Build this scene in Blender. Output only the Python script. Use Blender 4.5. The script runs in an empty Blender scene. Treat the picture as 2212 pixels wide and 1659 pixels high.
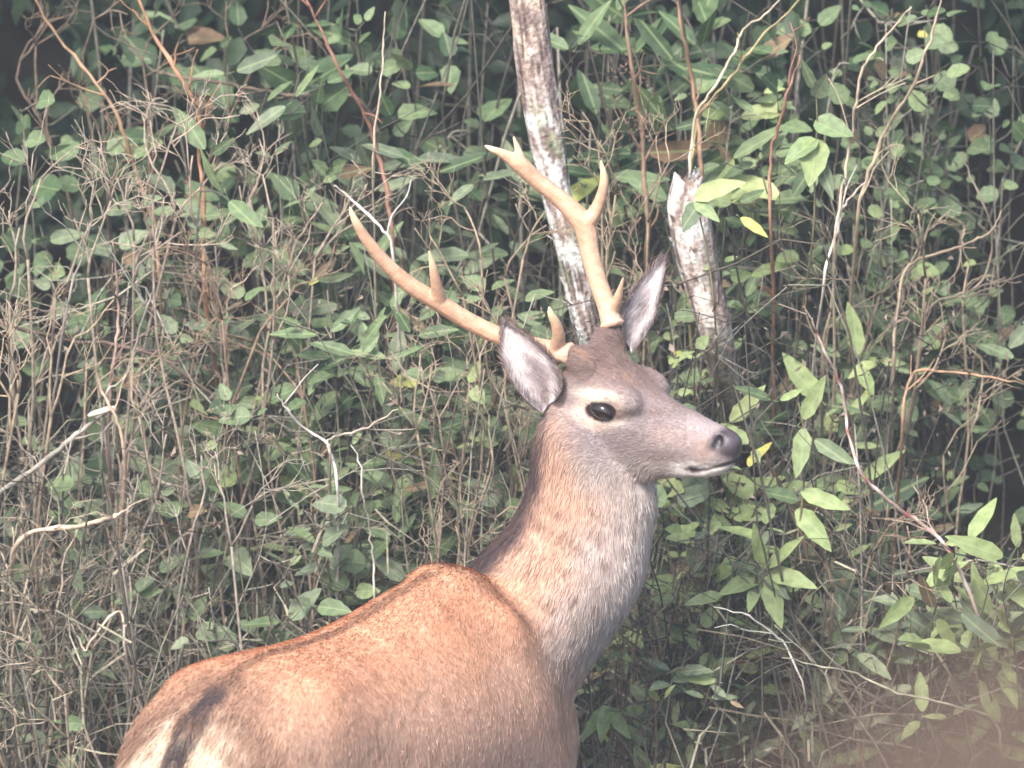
import bpy, math, random
import numpy as np
from mathutils import Vector, Matrix

R = math.radians
rnd = random.Random(11)
nr = np.random.default_rng(11)
sc = bpy.context.scene
col = sc.collection

# ------------------------------------------------------------------ camera
DIST, PITCH, TZ, HW = 18.0, R(9.0), 1.40, 0.875
CAM = np.array([0.0, -DIST * math.cos(PITCH), TZ + DIST * math.sin(PITCH)])
FWD = np.array([0.0, math.cos(PITCH), -math.sin(PITCH)])
RGT = np.array([1.0, 0.0, 0.0])
UPV = np.array([0.0, math.sin(PITCH), math.cos(PITCH)])
cd = bpy.data.cameras.new('camera')
cam = bpy.data.objects.new('camera', cd); col.objects.link(cam)
cam.location = CAM; cam.rotation_euler = (math.pi / 2 - PITCH, 0, 0)
cd.sensor_width = 36; cd.lens = 18 * DIST / HW
cd.clip_start = 0.1; cd.clip_end = 500
cd.dof.use_dof = True; cd.dof.focus_distance = DIST + 0.1; cd.dof.aperture_fstop = 4.6
sc.camera = cam

# ------------------------------------------------------------------ light
SUN_EL, SUN_AZ = R(45), R(206)          # azimuth clockwise from +Y
world = bpy.data.worlds.new('World'); sc.world = world; world.use_nodes = True
nt = world.node_tree; nt.nodes.clear()
sky = nt.nodes.new('ShaderNodeTexSky'); sky.sky_type = 'NISHITA'; sky.sun_disc = False
sky.sun_elevation = SUN_EL; sky.sun_rotation = SUN_AZ
sky.air_density = 1.0; sky.dust_density = 3.0
bg = nt.nodes.new('ShaderNodeBackground'); bg.inputs['Strength'].default_value = 0.15
wo = nt.nodes.new('ShaderNodeOutputWorld')
nt.links.new(sky.outputs[0], bg.inputs[0]); nt.links.new(bg.outputs[0], wo.inputs[0])
sl = bpy.data.lights.new('sun', 'SUN'); sl.energy = 2.4; sl.angle = R(14); sl.color = (1.0, 0.95, 0.90)
so = bpy.data.objects.new('sun', sl); col.objects.link(so)
sdir = Vector((math.sin(SUN_AZ) * math.cos(SUN_EL), math.cos(SUN_AZ) * math.cos(SUN_EL), math.sin(SUN_EL)))
so.rotation_euler = (-sdir).to_track_quat('-Z', 'Y').to_euler()
so.location = sdir * 30
sc.view_settings.view_transform = 'Standard'; sc.view_settings.look = 'None'
sc.view_settings.exposure = 1.2; sc.view_settings.gamma = 1.0
sc.view_settings.use_curve_mapping = False

# ------------------------------------------------------------------ helpers
PXM = HW / 1106.0                       # metres per pixel of the 2212 px wide view at the focus distance

def P(u, v, y=0.0):
    """pixel of the 2212 x 1659 view -> world point on the plane Y = y"""
    d = FWD + RGT * ((u - 1106) / 1106 * HW / DIST) + UPV * ((829.5 - v) / 1106 * HW / DIST)
    return CAM + d * ((y - CAM[1]) / d[1])

def project(p):
    q = np.asarray(p) - CAM
    z = q @ FWD
    return 1106 + (q @ RGT) / z * DIST / HW * 1106, 829.5 - (q @ UPV) / z * DIST / HW * 1106

def srgb(r, g, b):
    f = lambda c: (c / 255 / 12.92) if c <= 10 else ((c / 255 + 0.055) / 1.055) ** 2.4
    return np.array([f(r), f(g), f(b)])

def unit(v):
    v = np.asarray(v, float)
    return v / (np.linalg.norm(v, axis=-1, keepdims=True) + 1e-12)

def catmull(pts, per=4):
    p = np.asarray(pts, float)
    if len(p) < 3: 
        t = np.linspace(0, 1, per + 1)[:, None]
        return p[0] + (p[-1] - p[0]) * t
    q = np.vstack([2 * p[0] - p[1], p, 2 * p[-1] - p[-2]])
    out = []
    for i in range(1, len(q) - 2):
        for k in range(per):
            t = k / per
            a, b, c, d = q[i - 1], q[i], q[i + 1], q[i + 2]
            out.append(0.5 * (2 * b + (c - a) * t + (2 * a - 5 * b + 4 * c - d) * t * t + (3 * b - a - 3 * c + d) * t ** 3))
    out.append(q[-2])
    return np.array(out)

def ground(x, y):
    z = 0.0
    if y < -2: z += 0.18 * (-y - 2) * min(1, (-y - 2) / 2 + .3)
    if y > 2.2: z += 0.8 * (min(y, 5.0) - 2.2)
    return z + 0.03 * math.sin(x * 2.1 + y) + 0.02 * math.sin(y * 3.7 - x)

class MB:
    def __init__(s): s.v = []; s.f = []; s.c = []; s.n = 0
    def add(s, verts, faces, c=(1, 1, 1)):
        verts = np.asarray(verts, float).reshape(-1, 3)
        s.v.append(verts)
        k = s.n
        s.f.extend([tuple(i + k for i in f) for f in faces])
        c = np.asarray(c, float)
        s.c.append(np.broadcast_to(c, (len(verts), 3)))
        s.n += len(verts)
    def tube(s, pts, rad, n=5, c=(1, 1, 1), squash=None):
        p = np.asarray(pts, float); m = len(p)
        rad = np.broadcast_to(np.asarray(rad, float), (m,))
        t = unit(np.gradient(p, axis=0))
        ref = np.array([0, 1.0, 0]) if abs(t[0][1]) < .9 else np.array([1.0, 0, 0])
        a = unit(np.cross(t, ref)); b = np.cross(t, a)
        ang = np.arange(n) * 2 * math.pi / n
        ring = p[:, None, :] + rad[:, None, None] * (a[:, None, :] * np.cos(ang)[None, :, None] + b[:, None, :] * np.sin(ang)[None, :, None])
        f = []
        for i in range(m - 1):
            for j in range(n):
                k = (j + 1) % n
                f.append((i * n + j, i * n + k, (i + 1) * n + k, (i + 1) * n + j))
        f.append(tuple(range(n))[::-1]); f.append(tuple((m - 1) * n + j for j in range(n)))
        s.add(ring.reshape(-1, 3), f, c)
    def mesh(s, name):
        me = bpy.data.meshes.new(name)
        me.from_pydata(np.vstack(s.v).tolist(), [], s.f)
        a = me.color_attributes.new('Col', 'FLOAT_COLOR', 'POINT')
        cc = np.ones((s.n, 4), np.float32); cc[:, :3] = np.vstack(s.c)
        a.data.foreach_set('color', cc.ravel())
        return me
    def build(s, name, mat, parent=None, smooth=True):
        me = s.mesh(name)
        if smooth: me.polygons.foreach_set('use_smooth', [True] * len(me.polygons))
        return obj(name, me, mat, parent)

def obj(name, me, mat=None, parent=None):
    o = bpy.data.objects.new(name, me); col.objects.link(o)
    if mat is not None and not me.materials: me.materials.append(mat)
    if parent is not None:
        o.parent = parent
        o.matrix_parent_inverse = Matrix.Translation(-parent.location)
    return o

def tag(o, label=None, cat=None, group=None, kind=None):
    if label: o['label'] = label
    if cat: o['category'] = cat
    if group: o['group'] = group
    if kind: o['kind'] = kind
    return o

def thing(name, loc, label, cat, group=None):
    o = bpy.data.objects.new(name, None); col.objects.link(o)
    o.empty_display_size = .05
    o.location = [float(c) for c in loc]
    return tag(o, label, cat, group)

# ------------------------------------------------------------------ materials
def mat_base(name):
    m = bpy.data.materials.new(name); m.use_nodes = True
    n = m.node_tree.nodes; l = m.node_tree.links
    return m, n, l, n['Principled BSDF']

def mat_col(name, rough=.8, spec=.2, noise=None, amt=.35, bump=0, bscale=200):
    """uses the mesh colour attribute, broken up by noise"""
    m, n, l, b = mat_base(name)
    a = n.new('ShaderNodeVertexColor'); a.layer_name = 'Col'
    out = a.outputs['Color']
    tc = n.new('ShaderNodeTexCoord')
    if noise:
        t = n.new('ShaderNodeTexNoise'); t.inputs['Scale'].default_value = noise; t.inputs['Detail'].default_value = 6
        l.new(tc.outputs['Object'], t.inputs['Vector'])
        mr = n.new('ShaderNodeMapRange'); mr.inputs['From Min'].default_value = .3; mr.inputs['From Max'].default_value = .7
        mr.inputs['To Min'].default_value = 1 - amt; mr.inputs['To Max'].default_value = 1 + amt
        l.new(t.outputs['Fac'], mr.inputs['Value'])
        mx = n.new('ShaderNodeVectorMath'); mx.operation = 'SCALE'
        l.new(out, mx.inputs[0]); l.new(mr.outputs[0], mx.inputs['Scale'])
        out = mx.outputs[0]
    l.new(out, b.inputs['Base Color'])
    if bump:
        t2 = n.new('ShaderNodeTexNoise'); t2.inputs['Scale'].default_value = bscale; t2.inputs['Detail'].default_value = 4
        l.new(tc.outputs['Object'], t2.inputs['Vector'])
        bp = n.new('ShaderNodeBump'); bp.inputs['Strength'].default_value = bump; bp.inputs['Distance'].default_value = .004
        l.new(t2.outputs['Fac'], bp.inputs['Height']); l.new(bp.outputs[0], b.inputs['Normal'])
    b.inputs['Roughness'].default_value = rough
    b.inputs['Specular IOR Level'].default_value = spec
    return m

def mat_leaf(name, cols, rough=.55, attr=False):
    """leaf colour picked per object (or per vertex colour), vein and blotch detail, some light through"""
    m, n, l, b = mat_base(name)
    ramp = n.new('ShaderNodeValToRGB')
    els = ramp.color_ramp.elements
    while len(els) < len(cols): els.new(.5)
    for i, c in enumerate(cols):
        els[i].position = i / (len(cols) - 1); els[i].color = (*srgb(*c), 1)
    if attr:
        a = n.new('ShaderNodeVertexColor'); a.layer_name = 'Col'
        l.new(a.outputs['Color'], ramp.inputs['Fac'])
    else:
        oi = n.new('ShaderNodeObjectInfo'); l.new(oi.outputs['Random'], ramp.inputs['Fac'])
    tc = n.new('ShaderNodeTexCoord')
    t = n.new('ShaderNodeTexNoise'); t.inputs['Scale'].default_value = 5 if not attr else 60
    l.new(tc.outputs['Object'], t.inputs['Vector'])
    mr = n.new('ShaderNodeMapRange'); mr.inputs['From Min'].default_value = .3; mr.inputs['From Max'].default_value = .7
    mr.inputs['To Min'].default_value = .75; mr.inputs['To Max'].default_value = 1.25
    l.new(t.outputs['Fac'], mr.inputs['Value'])
    mx = n.new('ShaderNodeVectorMath'); mx.operation = 'SCALE'
    l.new(ramp.outputs['Color'], mx.inputs[0]); l.new(mr.outputs[0], mx.inputs['Scale'])
    out = mx.outputs[0]
    if not attr:
        # pale midrib: |y| close to zero in leaf space
        sx = n.new('ShaderNodeSeparateXYZ'); l.new(tc.outputs['Object'], sx.inputs[0])
        ab = n.new('ShaderNodeMath'); ab.operation = 'ABSOLUTE'; l.new(sx.outputs['Y'], ab.inputs[0])
        rr = n.new('ShaderNodeMapRange'); rr.inputs['From Min'].default_value = .008; rr.inputs['From Max'].default_value = .03
        rr.inputs['To Min'].default_value = .45; rr.inputs['To Max'].default_value = 0
        l.new(ab.outputs[0], rr.inputs['Value'])
        mm = n.new('ShaderNodeMix'); mm.data_type = 'RGBA'
        l.new(rr.outputs[0], mm.inputs['Factor']); l.new(out, mm.inputs['A'])
        mm.inputs['B'].default_value = (*srgb(165, 180, 130), 1)
        out = mm.outputs['Result']
    l.new(out, b.inputs['Base Color'])
    b.inputs['Roughness'].default_value = rough; b.inputs['Specular IOR Level'].default_value = .35
    tr = n.new('ShaderNodeBsdfTranslucent'); l.new(out, tr.inputs['Color'])
    ms = n.new('ShaderNodeMixShader'); ms.inputs[0].default_value = .25
    l.new(b.outputs[0], ms.inputs[1]); l.new(tr.outputs[0], ms.inputs[2])
    l.new(ms.outputs[0], n['Material Output'].inputs['Surface'])
    return m

M = {}
M['twig'] = mat_col('dry_twig', .85, .15, 90, .35)
M['cane'] = mat_col('cane_bark', .6, .35, 60, .3)
M['bark'] = mat_col('old_bark', .9, .1, 130, .5, 1.0, 120)
M['fur'] = mat_col('fur', .75, .12)
M['skin'] = mat_col('hide', .85, .1, 120, .15)
M['antler'] = mat_col('antler', .5, .3, 45, .16, .15, 150)
M['fresh'] = mat_leaf('leaf_fresh', [(132, 148, 96), (154, 170, 116), (140, 158, 104), (170, 180, 124), (122, 142, 102)])
M['mid'] = mat_leaf('leaf_mid', [(98, 116, 82), (116, 134, 98), (104, 124, 88), (130, 146, 104), (88, 106, 80)])
M['grey'] = mat_leaf('leaf_grey', [(110, 124, 98), (126, 138, 110), (98, 112, 90), (136, 146, 116), (104, 116, 96)])
M['dark'] = mat_leaf('leaf_dark', [(66, 88, 58), (78, 102, 70), (58, 78, 54), (90, 110, 74), (72, 96, 62)])
M['yellow'] = mat_leaf('leaf_yellow', [(205, 196, 110), (190, 190, 110), (176, 186, 104)])
M['deep'] = mat_leaf('leaf_deep_shade', [(36, 48, 34), (50, 66, 46), (64, 82, 58), (42, 56, 40)], attr=True)  # dark greens, the shade inside the thicket is put into the colour
M['crisp'] = mat_col('dead_leaf', .9, .1, 40, .3)

# ------------------------------------------------------------------ ground
def build_ground():
    xs = np.concatenate([np.linspace(-45, -4, 15), np.linspace(-3.5, 3.5, 36), np.linspace(4, 45, 15)])
    ys = np.concatenate([np.linspace(-45, -21, 14), np.linspace(-20, 8, 90), np.linspace(10, 45, 12)])
    v = []
    for y in ys:
        for x in xs:
            z = ground(x, max(y, -20)) if y < 9 else ground(x, 9)
            v.append((x, y, z + .015 * math.sin(7 * x) * math.sin(5 * y)))
    nx = len(xs)
    f = [(j * nx + i, j * nx + i + 1, (j + 1) * nx + i + 1, (j + 1) * nx + i) for j in range(len(ys) - 1) for i in range(nx - 1)]
    b = MB(); b.add(v, f, srgb(50, 47, 40))
    m = mat_col('soil_and_grass', .95, .05, 6, .5, .6, 40)
    o = b.build('ground', m); tag(o, kind='structure')
build_ground()

# ------------------------------------------------------------------ stag
W = P(955, 1222, 0.0)                    # top of the withers
TH = R(60)
BF = np.array([math.cos(TH), math.sin(TH), 0]); BR = np.array([math.sin(TH), -math.cos(TH), 0]); BU = np.array([0, 0, 1.0])
def B(s, lat, dz): return W + BF * s + BR * lat + BU * dz        # body frame (lat + = the stag's right)

# head frame in camera axes (right, away, up): near (right) side faces the camera, nose to the right
def camv(a): return RGT * a[0] + FWD * a[1] + UPV * a[2]
HL = unit(camv((.53, .80, .28)))         # the stag's left, away from the camera
HF = unit(camv((.80, -.383, -.42)))
HF = unit(HF - HL * (HF @ HL)); HU = np.cross(HF, HL)
HO = P(1340, 865, 0.17)                  # on the head's mid plane, level with the eyes
def H(u, v, lat=0.0):
    """pixel -> world point on the plane at distance lat (towards the stag's left) from the head's mid plane"""
    d = unit(P(u, v, 1.0) - CAM)
    t = ((HO + HL * lat - CAM) @ HL) / (d @ HL)
    return CAM + d * t

def loft(rings):
    n = len(rings[0]); m = len(rings)
    v = [p for r in rings for p in r]
    f = []
    for i in range(m - 1):
        for j in range(n):
            k = (j + 1) % n
            f.append((i * n + j, i * n + k, (i + 1) * n + k, (i + 1) * n + j))
    v.append(np.mean(rings[0], axis=0)); v.append(np.mean(rings[-1], axis=0))
    for j in range(n):
        k = (j + 1) % n
        f.append((m * n, k, j)); f.append((m * n + 1, (m - 1) * n + j, (m - 1) * n + k))
    return v, f

def ellipsoid(c, ax, n=14, m=8):
    """ax: three axis vectors"""
    rings = []
    for i in range(1, m):
        th = math.pi * i / m
        rings.append([c + ax[2] * math.cos(th) + (ax[0] * math.cos(q) + ax[1] * math.sin(q)) * math.sin(th)
                      for q in np.arange(n) * 2 * math.pi / n])
    return loft(rings)

def interp_rows(rows, per=4):
    return catmull(np.array(rows, float), per)

def remesh(parts, voxel, smooth_it, lam=.5, soft=None, soft_it=0):
    b = MB()
    for v, f in parts: b.add(v, f)
    me = b.mesh('tmp')
    import bmesh
    bm = bmesh.new(); bm.from_mesh(me)
    bmesh.ops.recalc_face_normals(bm, faces=bm.faces); bm.to_mesh(me); bm.free()
    o = bpy.data.objects.new('tmp', me); col.objects.link(o)
    md = o.modifiers.new('r', 'REMESH'); md.mode = 'VOXEL'; md.voxel_size = voxel
    dg = bpy.context.evaluated_depsgraph_get(); dg.update()
    ev = o.evaluated_get(dg)
    m2 = bpy.data.meshes.new_from_object(ev)
    bpy.data.objects.remove(o)
    nv = len(m2.vertices)
    co = np.empty(nv * 3, np.float64); m2.vertices.foreach_get('co', co); co = co.reshape(-1, 3)
    ne = len(m2.edges); e = np.empty(ne * 2, np.int32); m2.edges.foreach_get('vertices', e); e = e.reshape(-1, 2)
    deg = np.bincount(e.ravel(), minlength=nv).astype(float)[:, None]
    for it in range(smooth_it + soft_it):
        if it == smooth_it: lam = .5 * soft(co)[:, None]
        s = np.zeros_like(co)
        for k in range(3):
            s[:, k] = np.bincount(e[:, 0], co[e[:, 1], k], nv) + np.bincount(e[:, 1], co[e[:, 0], k], nv)
        co = co + lam * (s / deg - co)
    m2.vertices.foreach_set('co', co.ravel()); m2.update()
    return m2, co

def set_cols(me, c):
    a = me.color_attributes.get('Col') or me.color_attributes.new('Col', 'FLOAT_COLOR', 'POINT')
    cc = np.ones((len(c), 4), np.float32); cc[:, :3] = c
    a.data.foreach_set('color', cc.ravel())
    me.polygons.foreach_set('use_smooth', [True] * len(me.polygons))

def sstep(a, b, x):
    t = np.clip((x - a) / (b - a), 0, 1); return t * t * (3 - 2 * t)

def wob(p, f, seed=0):
    """cheap smooth noise in -1..1"""
    q = p * f
    return (np.sin(q[:, 0] * 1.7 + q[:, 1] * 2.3 + seed) + np.sin(q[:, 1] * 1.9 - q[:, 2] * 2.6 + 1.3 + seed * 2)
            + np.sin(q[:, 2] * 2.2 + q[:, 0] * 1.3 + 2.1 + seed * 3) + np.sin((q[:, 0] - q[:, 2]) * 4.1 + seed)) / 4

# neck silhouette rows: v, left u, right u, centre y, half depth
NECK = [(880, 1185, 1330, 0.200, .060), (930, 1160, 1350, 0.200, .070), (980, 1150, 1385, 0.205, .076), (1040, 1140, 1414, 0.210, .082),
        (1100, 1118, 1420, 0.215, 0.095), (1150, 1085, 1410, 0.220, 0.115), (1200, 1035, 1402, 0.225, 0.145), (1250, 1000, 1392, 0.230, 0.170),
        (1310, 985, 1362, 0.235, 0.188), (1370, 990, 1322, 0.240, 0.198), (1430, 1010, 1280, 0.245, 0.195), (1490, 1040, 1245, 0.245, 0.175), (1540, 1080, 1215, 0.235, 0.145)]
# head stations: top u,v, bottom u,v, half width upper, half width lower
HEAD = [(1225, 800, 1200, 930, .045, .040), (1245, 765, 1225, 985, .058, .046), (1288, 742, 1272, 1018, .062, .046),
        (1338, 772, 1330, 1036, .069, .048), (1392, 824, 1388, 1038, .060, .043), (1442, 862, 1440, 1032, .044, .034),
        (1495, 889, 1490, 1030, .036, .031), (1540, 914, 1530, 1031, .034, .030), (1570, 927, 1560, 1024, .032, .026),
        (1590, 940, 1584, 1008, .024, .020), (1600, 952, 1595, 990, .016, .014)]
TORSO = [(.37, -.30, -.44, .04, 0), (.33, -.22, -.48, .08, 0), (.25, -.13, -.52, .115, .2), (.16, -.05, -.54, .148, .4),
         (.07, -.010, -.545, .17, .55), (0, 0, -.545, .175, .6), (-.12, -.017, -.535, .185, .4), (-.25, -.045, -.52, .195, .25),
         (-.40, -.060, -.48, .198, .1), (-.52, -.060, -.45, .190, -.25), (-.62, -.062, -.43, .186, -.45), (-.71, -.085, -.43, .180, -.35),
         (-.80, -.135, -.43, .165, .0), (-.865, -.20, -.43, .135, .1), (-.905, -.27, -.40, .08, 0)]

def build_body():
    parts = []
    rings = []
    for s, zt, zb, hw, k in interp_rows(TORSO, 3):
        r = []
        for q in np.arange(32) * 2 * math.pi / 32:
            t = math.cos(q); lat = math.sin(q)
            w = hw * (1 - k * max(0, t) ** 1.5 * .75)
            r.append(B(s, w * lat, (zt + zb) / 2 + (zt - zb) / 2 * t))
        rings.append(r)
    parts.append(loft(rings))
    rings = []
    for v, ul, ur, y, d in interp_rows(NECK, 3):
        a = P(ul, v, y); b = P(ur, v, y); c = (a + b) / 2; hx = (b[0] - a[0]) / 2
        rings.append([c + np.array([hx * math.cos(q), d * math.sin(q), 0]) for q in np.arange(28) * 2 * math.pi / 28])
    parts.append(loft(rings))
    rings = []
    for tu, tv, bu, bv, wu, wl in interp_rows(HEAD, 4):
        t3, b3 = H(tu, tv), H(bu, bv)
        r = []
        for q in np.arange(28) * 2 * math.pi / 28:
            c, s = math.cos(q), math.sin(q)
            t = .5 + .5 * np.sign(c) * abs(c) ** .9
            w = wl + (wu - wl) * float(sstep(.15, .75, np.array(t)))
            r.append(b3 + (t3 - b3) * t + HL * (w * np.sign(s) * abs(s) ** .85))
        rings.append(r)
    parts.append(loft(rings))
    # brow ridges, cheeks, nostril wings, pedicles
    for sg in (-1, 1):
        c = H(1372, 838) + HL * sg * .046 - HU * .004
        parts.append(ellipsoid(c, (HF * .046, HL * .024, HU * .026)))
        c = H(1560, 952) + HL * sg * .018
        parts.append(ellipsoid(c, (HF * .022, HL * .014, HU * .013)))
        pb = H(1300, 790) + HL * sg * .024
        pt = PED[sg]
        b = MB(); pts = np.array([pb, (pb + pt) / 2 - HF * .004, pt]); b.tube(catmull(pts, 3), [.036, .034, .031, .028, .025, .022, .016] if sg < 0 else [.034, .033, .031, .030, .028, .026, .022], 12)
        parts.append((b.v[0], b.f))
    # shoulder blades, hips, haunches
    for sg in (-1, 1):
        parts.append(ellipsoid(B(.075, sg * .098, -.235), (BF * .095, BR * .050, BU * .185 + BF * -.04)))
        parts.append(ellipsoid(B(.11, sg * .112, -.36), (BF * .11, BR * .05, BU * .14)))
        parts.append(ellipsoid(B(-.60, sg * .098, -.112), (BF * .12, BR * .060, BU * .034)))
        parts.append(ellipsoid(B(-.68, sg * .115, -.30), (BF * .16, BR * .085, BU * .19)))
        parts.append(ellipsoid(B(-.81, sg * .075, -.30), (BF * .08, BR * .07, BU * .13)))
        # legs: s, lat, absolute z, radius
        for leg in ([(.13, .11, .66, .085), (.10, .11, .50, .055), (.11, .105, .37, .036), (.11, .10, .22, .022), (.12, .10, .09, .027), (.15, .10, .035, .028)],
                    [(-.62, .11, .76, .12), (-.56, .12, .62, .10), (-.62, .12, .49, .052), (-.75, .11, .40, .034), (-.73, .11, .22, .023), (-.71, .11, .09, .027), (-.68, .11, .035, .028)]):
            a = np.array(leg); pts = np.array([B(l[0], sg * l[1], 0) * [1, 1, 0] + np.array([0, 0, l[2]]) for l in leg])
            b = MB(); b.tube(catmull(pts, 4), catmull(np.c_[a[:, 3], a[:, 3]], 4)[:, 0], 12)
            parts.append((b.v[0], b.f))
    for sg in (-1, 1): parts.append(ellipsoid(B(.02, sg * .042, -.021 if sg < 0 else -.036), (BF * .07, BR * .026, BU * .030)))
    # spine ridge over the withers and tail
    b = MB(); b.tube(catmull([B(.10, 0, -.03), B(0, 0, -.012), B(-.12, 0, -.03), B(-.3, 0, -.062)], 4), .018, 10); parts.append((b.v[0], b.f))
    b = MB(); tp = catmull([B(-.74, 0, -.115), B(-.815, 0, -.145), B(-.885, 0, -.21), B(-.925, 0, -.29), B(-.935, 0, -.345)], 4)
    b.tube(tp, np.interp(np.linspace(0, 1, len(tp)), [0, .25, .7, 1], [.018, .020, .018, .007]), 10); parts.append((b.v[0], b.f))
    return parts, tp

# antler beams: pixel paths with depth (m), radius (px of the 2212 view)
NEARB = dict(
    beam=[(1236, 766, .160, 27), (1190, 757, .180, 26), (1140, 745, .215, 24), (1070, 722, .240, 23), (1005, 690, .245, 23), (945, 652, .235, 23), (880, 612, .225, 21),
          (825, 560, .21, 18), (785, 508, .195, 14), (764, 470, .185, 9), (755, 446, .18, 3)],
    tines=[[(1200, 757, .172, 20), (1207, 728, .150, 17), (1201, 700, .135, 13), (1190, 678, .125, 9), (1186, 662, .12, 3)],
           [(950, 655, .235, 20), (943, 618, .215, 15), (936, 580, .20, 11), (927, 541, .185, 3)],
           [(1215, 768, .168, 20), (1190, 780, .178, 13), (1170, 784, .185, 8)]])
FARB = dict(
    beam=[(1324, 708, .205, 28), (1312, 665, .215, 25), (1292, 610, .23, 24), (1275, 550, .245, 24), (1266, 500, .255, 27), (1248, 468, .26, 27), (1205, 425, .265, 22),
          (1160, 390, .265, 21), (1122, 355, .26, 22), (1085, 332, .255, 12), (1062, 322, .25, 8), (1047, 314, .25, 3)],
    tines=[[(1262, 485, .255, 25), (1285, 458, .255, 18), (1300, 420, .25, 14), (1305, 385, .245, 11), (1298, 346, .24, 3)],
           [(1128, 362, .26, 18), (1122, 333, .265, 11), (1109, 294, .265, 3)],
           [(1322, 675, .21, 17), (1334, 645, .195, 12), (1347, 599, .18, 3)]])
def path3(rows): return np.array([P(u, v, y) for u, v, y, r in rows]), np.array([r * PXM for u, v, y, r in rows])
PED = {-1: P(1232, 764, .160), 1: P(1322, 710, .205)}

deer_root = P(700, 1222, -.35) * [1, 1, 0]
deer_root[2] = ground(*deer_root[:2])
STAG = thing('red_deer', deer_root, 'young red deer stag with forked antlers turning its head, reddish brown coat', 'deer')

parts, TAILP = build_body()
def body_soft(co):
    """1 on trunk and haunches, 0 on head and legs"""
    d = co - W
    return sstep(.10, .02, d[:, 2]) * sstep(.32, .22, d @ BF) * sstep(.40, .55, co[:, 2]) * (1 - .9 * sstep(-.74, -.80, d @ BF) * sstep(.05, .03, np.abs(d @ BR)))
SHPATH = catmull([(.03, .0, -.01), (.06, .05, -.045), (.10, .11, -.10), (.145, .15, -.19), (.17, .165, -.28), (.20, .165, -.38)], 6)
def body_soft2(co):
    """1 on trunk, haunches and the fold in front of the shoulder"""
    d = co - W; q3 = np.stack([d @ BF, np.abs(d @ BR), d[:, 2]], 1)
    dl = np.min(np.linalg.norm(q3[:, None, :] - SHPATH[None], axis=2), axis=1)
    return np.maximum(body_soft(co) * .55, sstep(.14, .05, dl) * sstep(.16, .08, d[:, 2]))
body_me, BC = remesh(parts, .0048, 11, .5, body_soft2, 220)

# carve eye socket, nostrils and mouth, in the head's own mirrored coordinates
def head_px(p):
    """mirror every point to the near side of the head, then read it in the view's pixels (head pattern is symmetric)"""
    lat = (p - HO) @ HL
    q = p - HL[None, :] * (lat + np.abs(lat))[:, None]
    return project(q)
lat_h = (BC - HO) @ HL
fw_h = (BC - HO) @ HF; up_h = (BC - HO) @ HU
HEADMASK = (fw_h > -.13) & (np.abs(lat_h) < .10) & (up_h > -.14) & (fw_h < .30) & (up_h < .2) & (((fw_h + .02) * .9 + (up_h + .10) * .8) > -.06)
hu, hv = head_px(BC)
side = np.sign(lat_h)
def dent(u0, v0, ru, rv, depth):
    global BC
    w = np.exp(-(((hu - u0) / ru) ** 2 + ((hv - v0) / rv) ** 2)) * HEADMASK * (np.abs(lat_h) > .012)
    BC = BC - HL[None, :] * (side * w * depth)[:, None]
dent(1298, 890, 30, 20, .006)
dent(1345, 905, 22, 12, .004)
dent(1549, 955, 9, 14, .012)
dent(1535, 975, 10, 12, .003)
dent(1500, 1016, 22, 7, .006)
dent(1545, 1008, 30, 5, .004)
dent(1440, 930, 40, 30, .003)
body_me.vertices.foreach_set('co', BC.ravel()); body_me.update()

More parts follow.
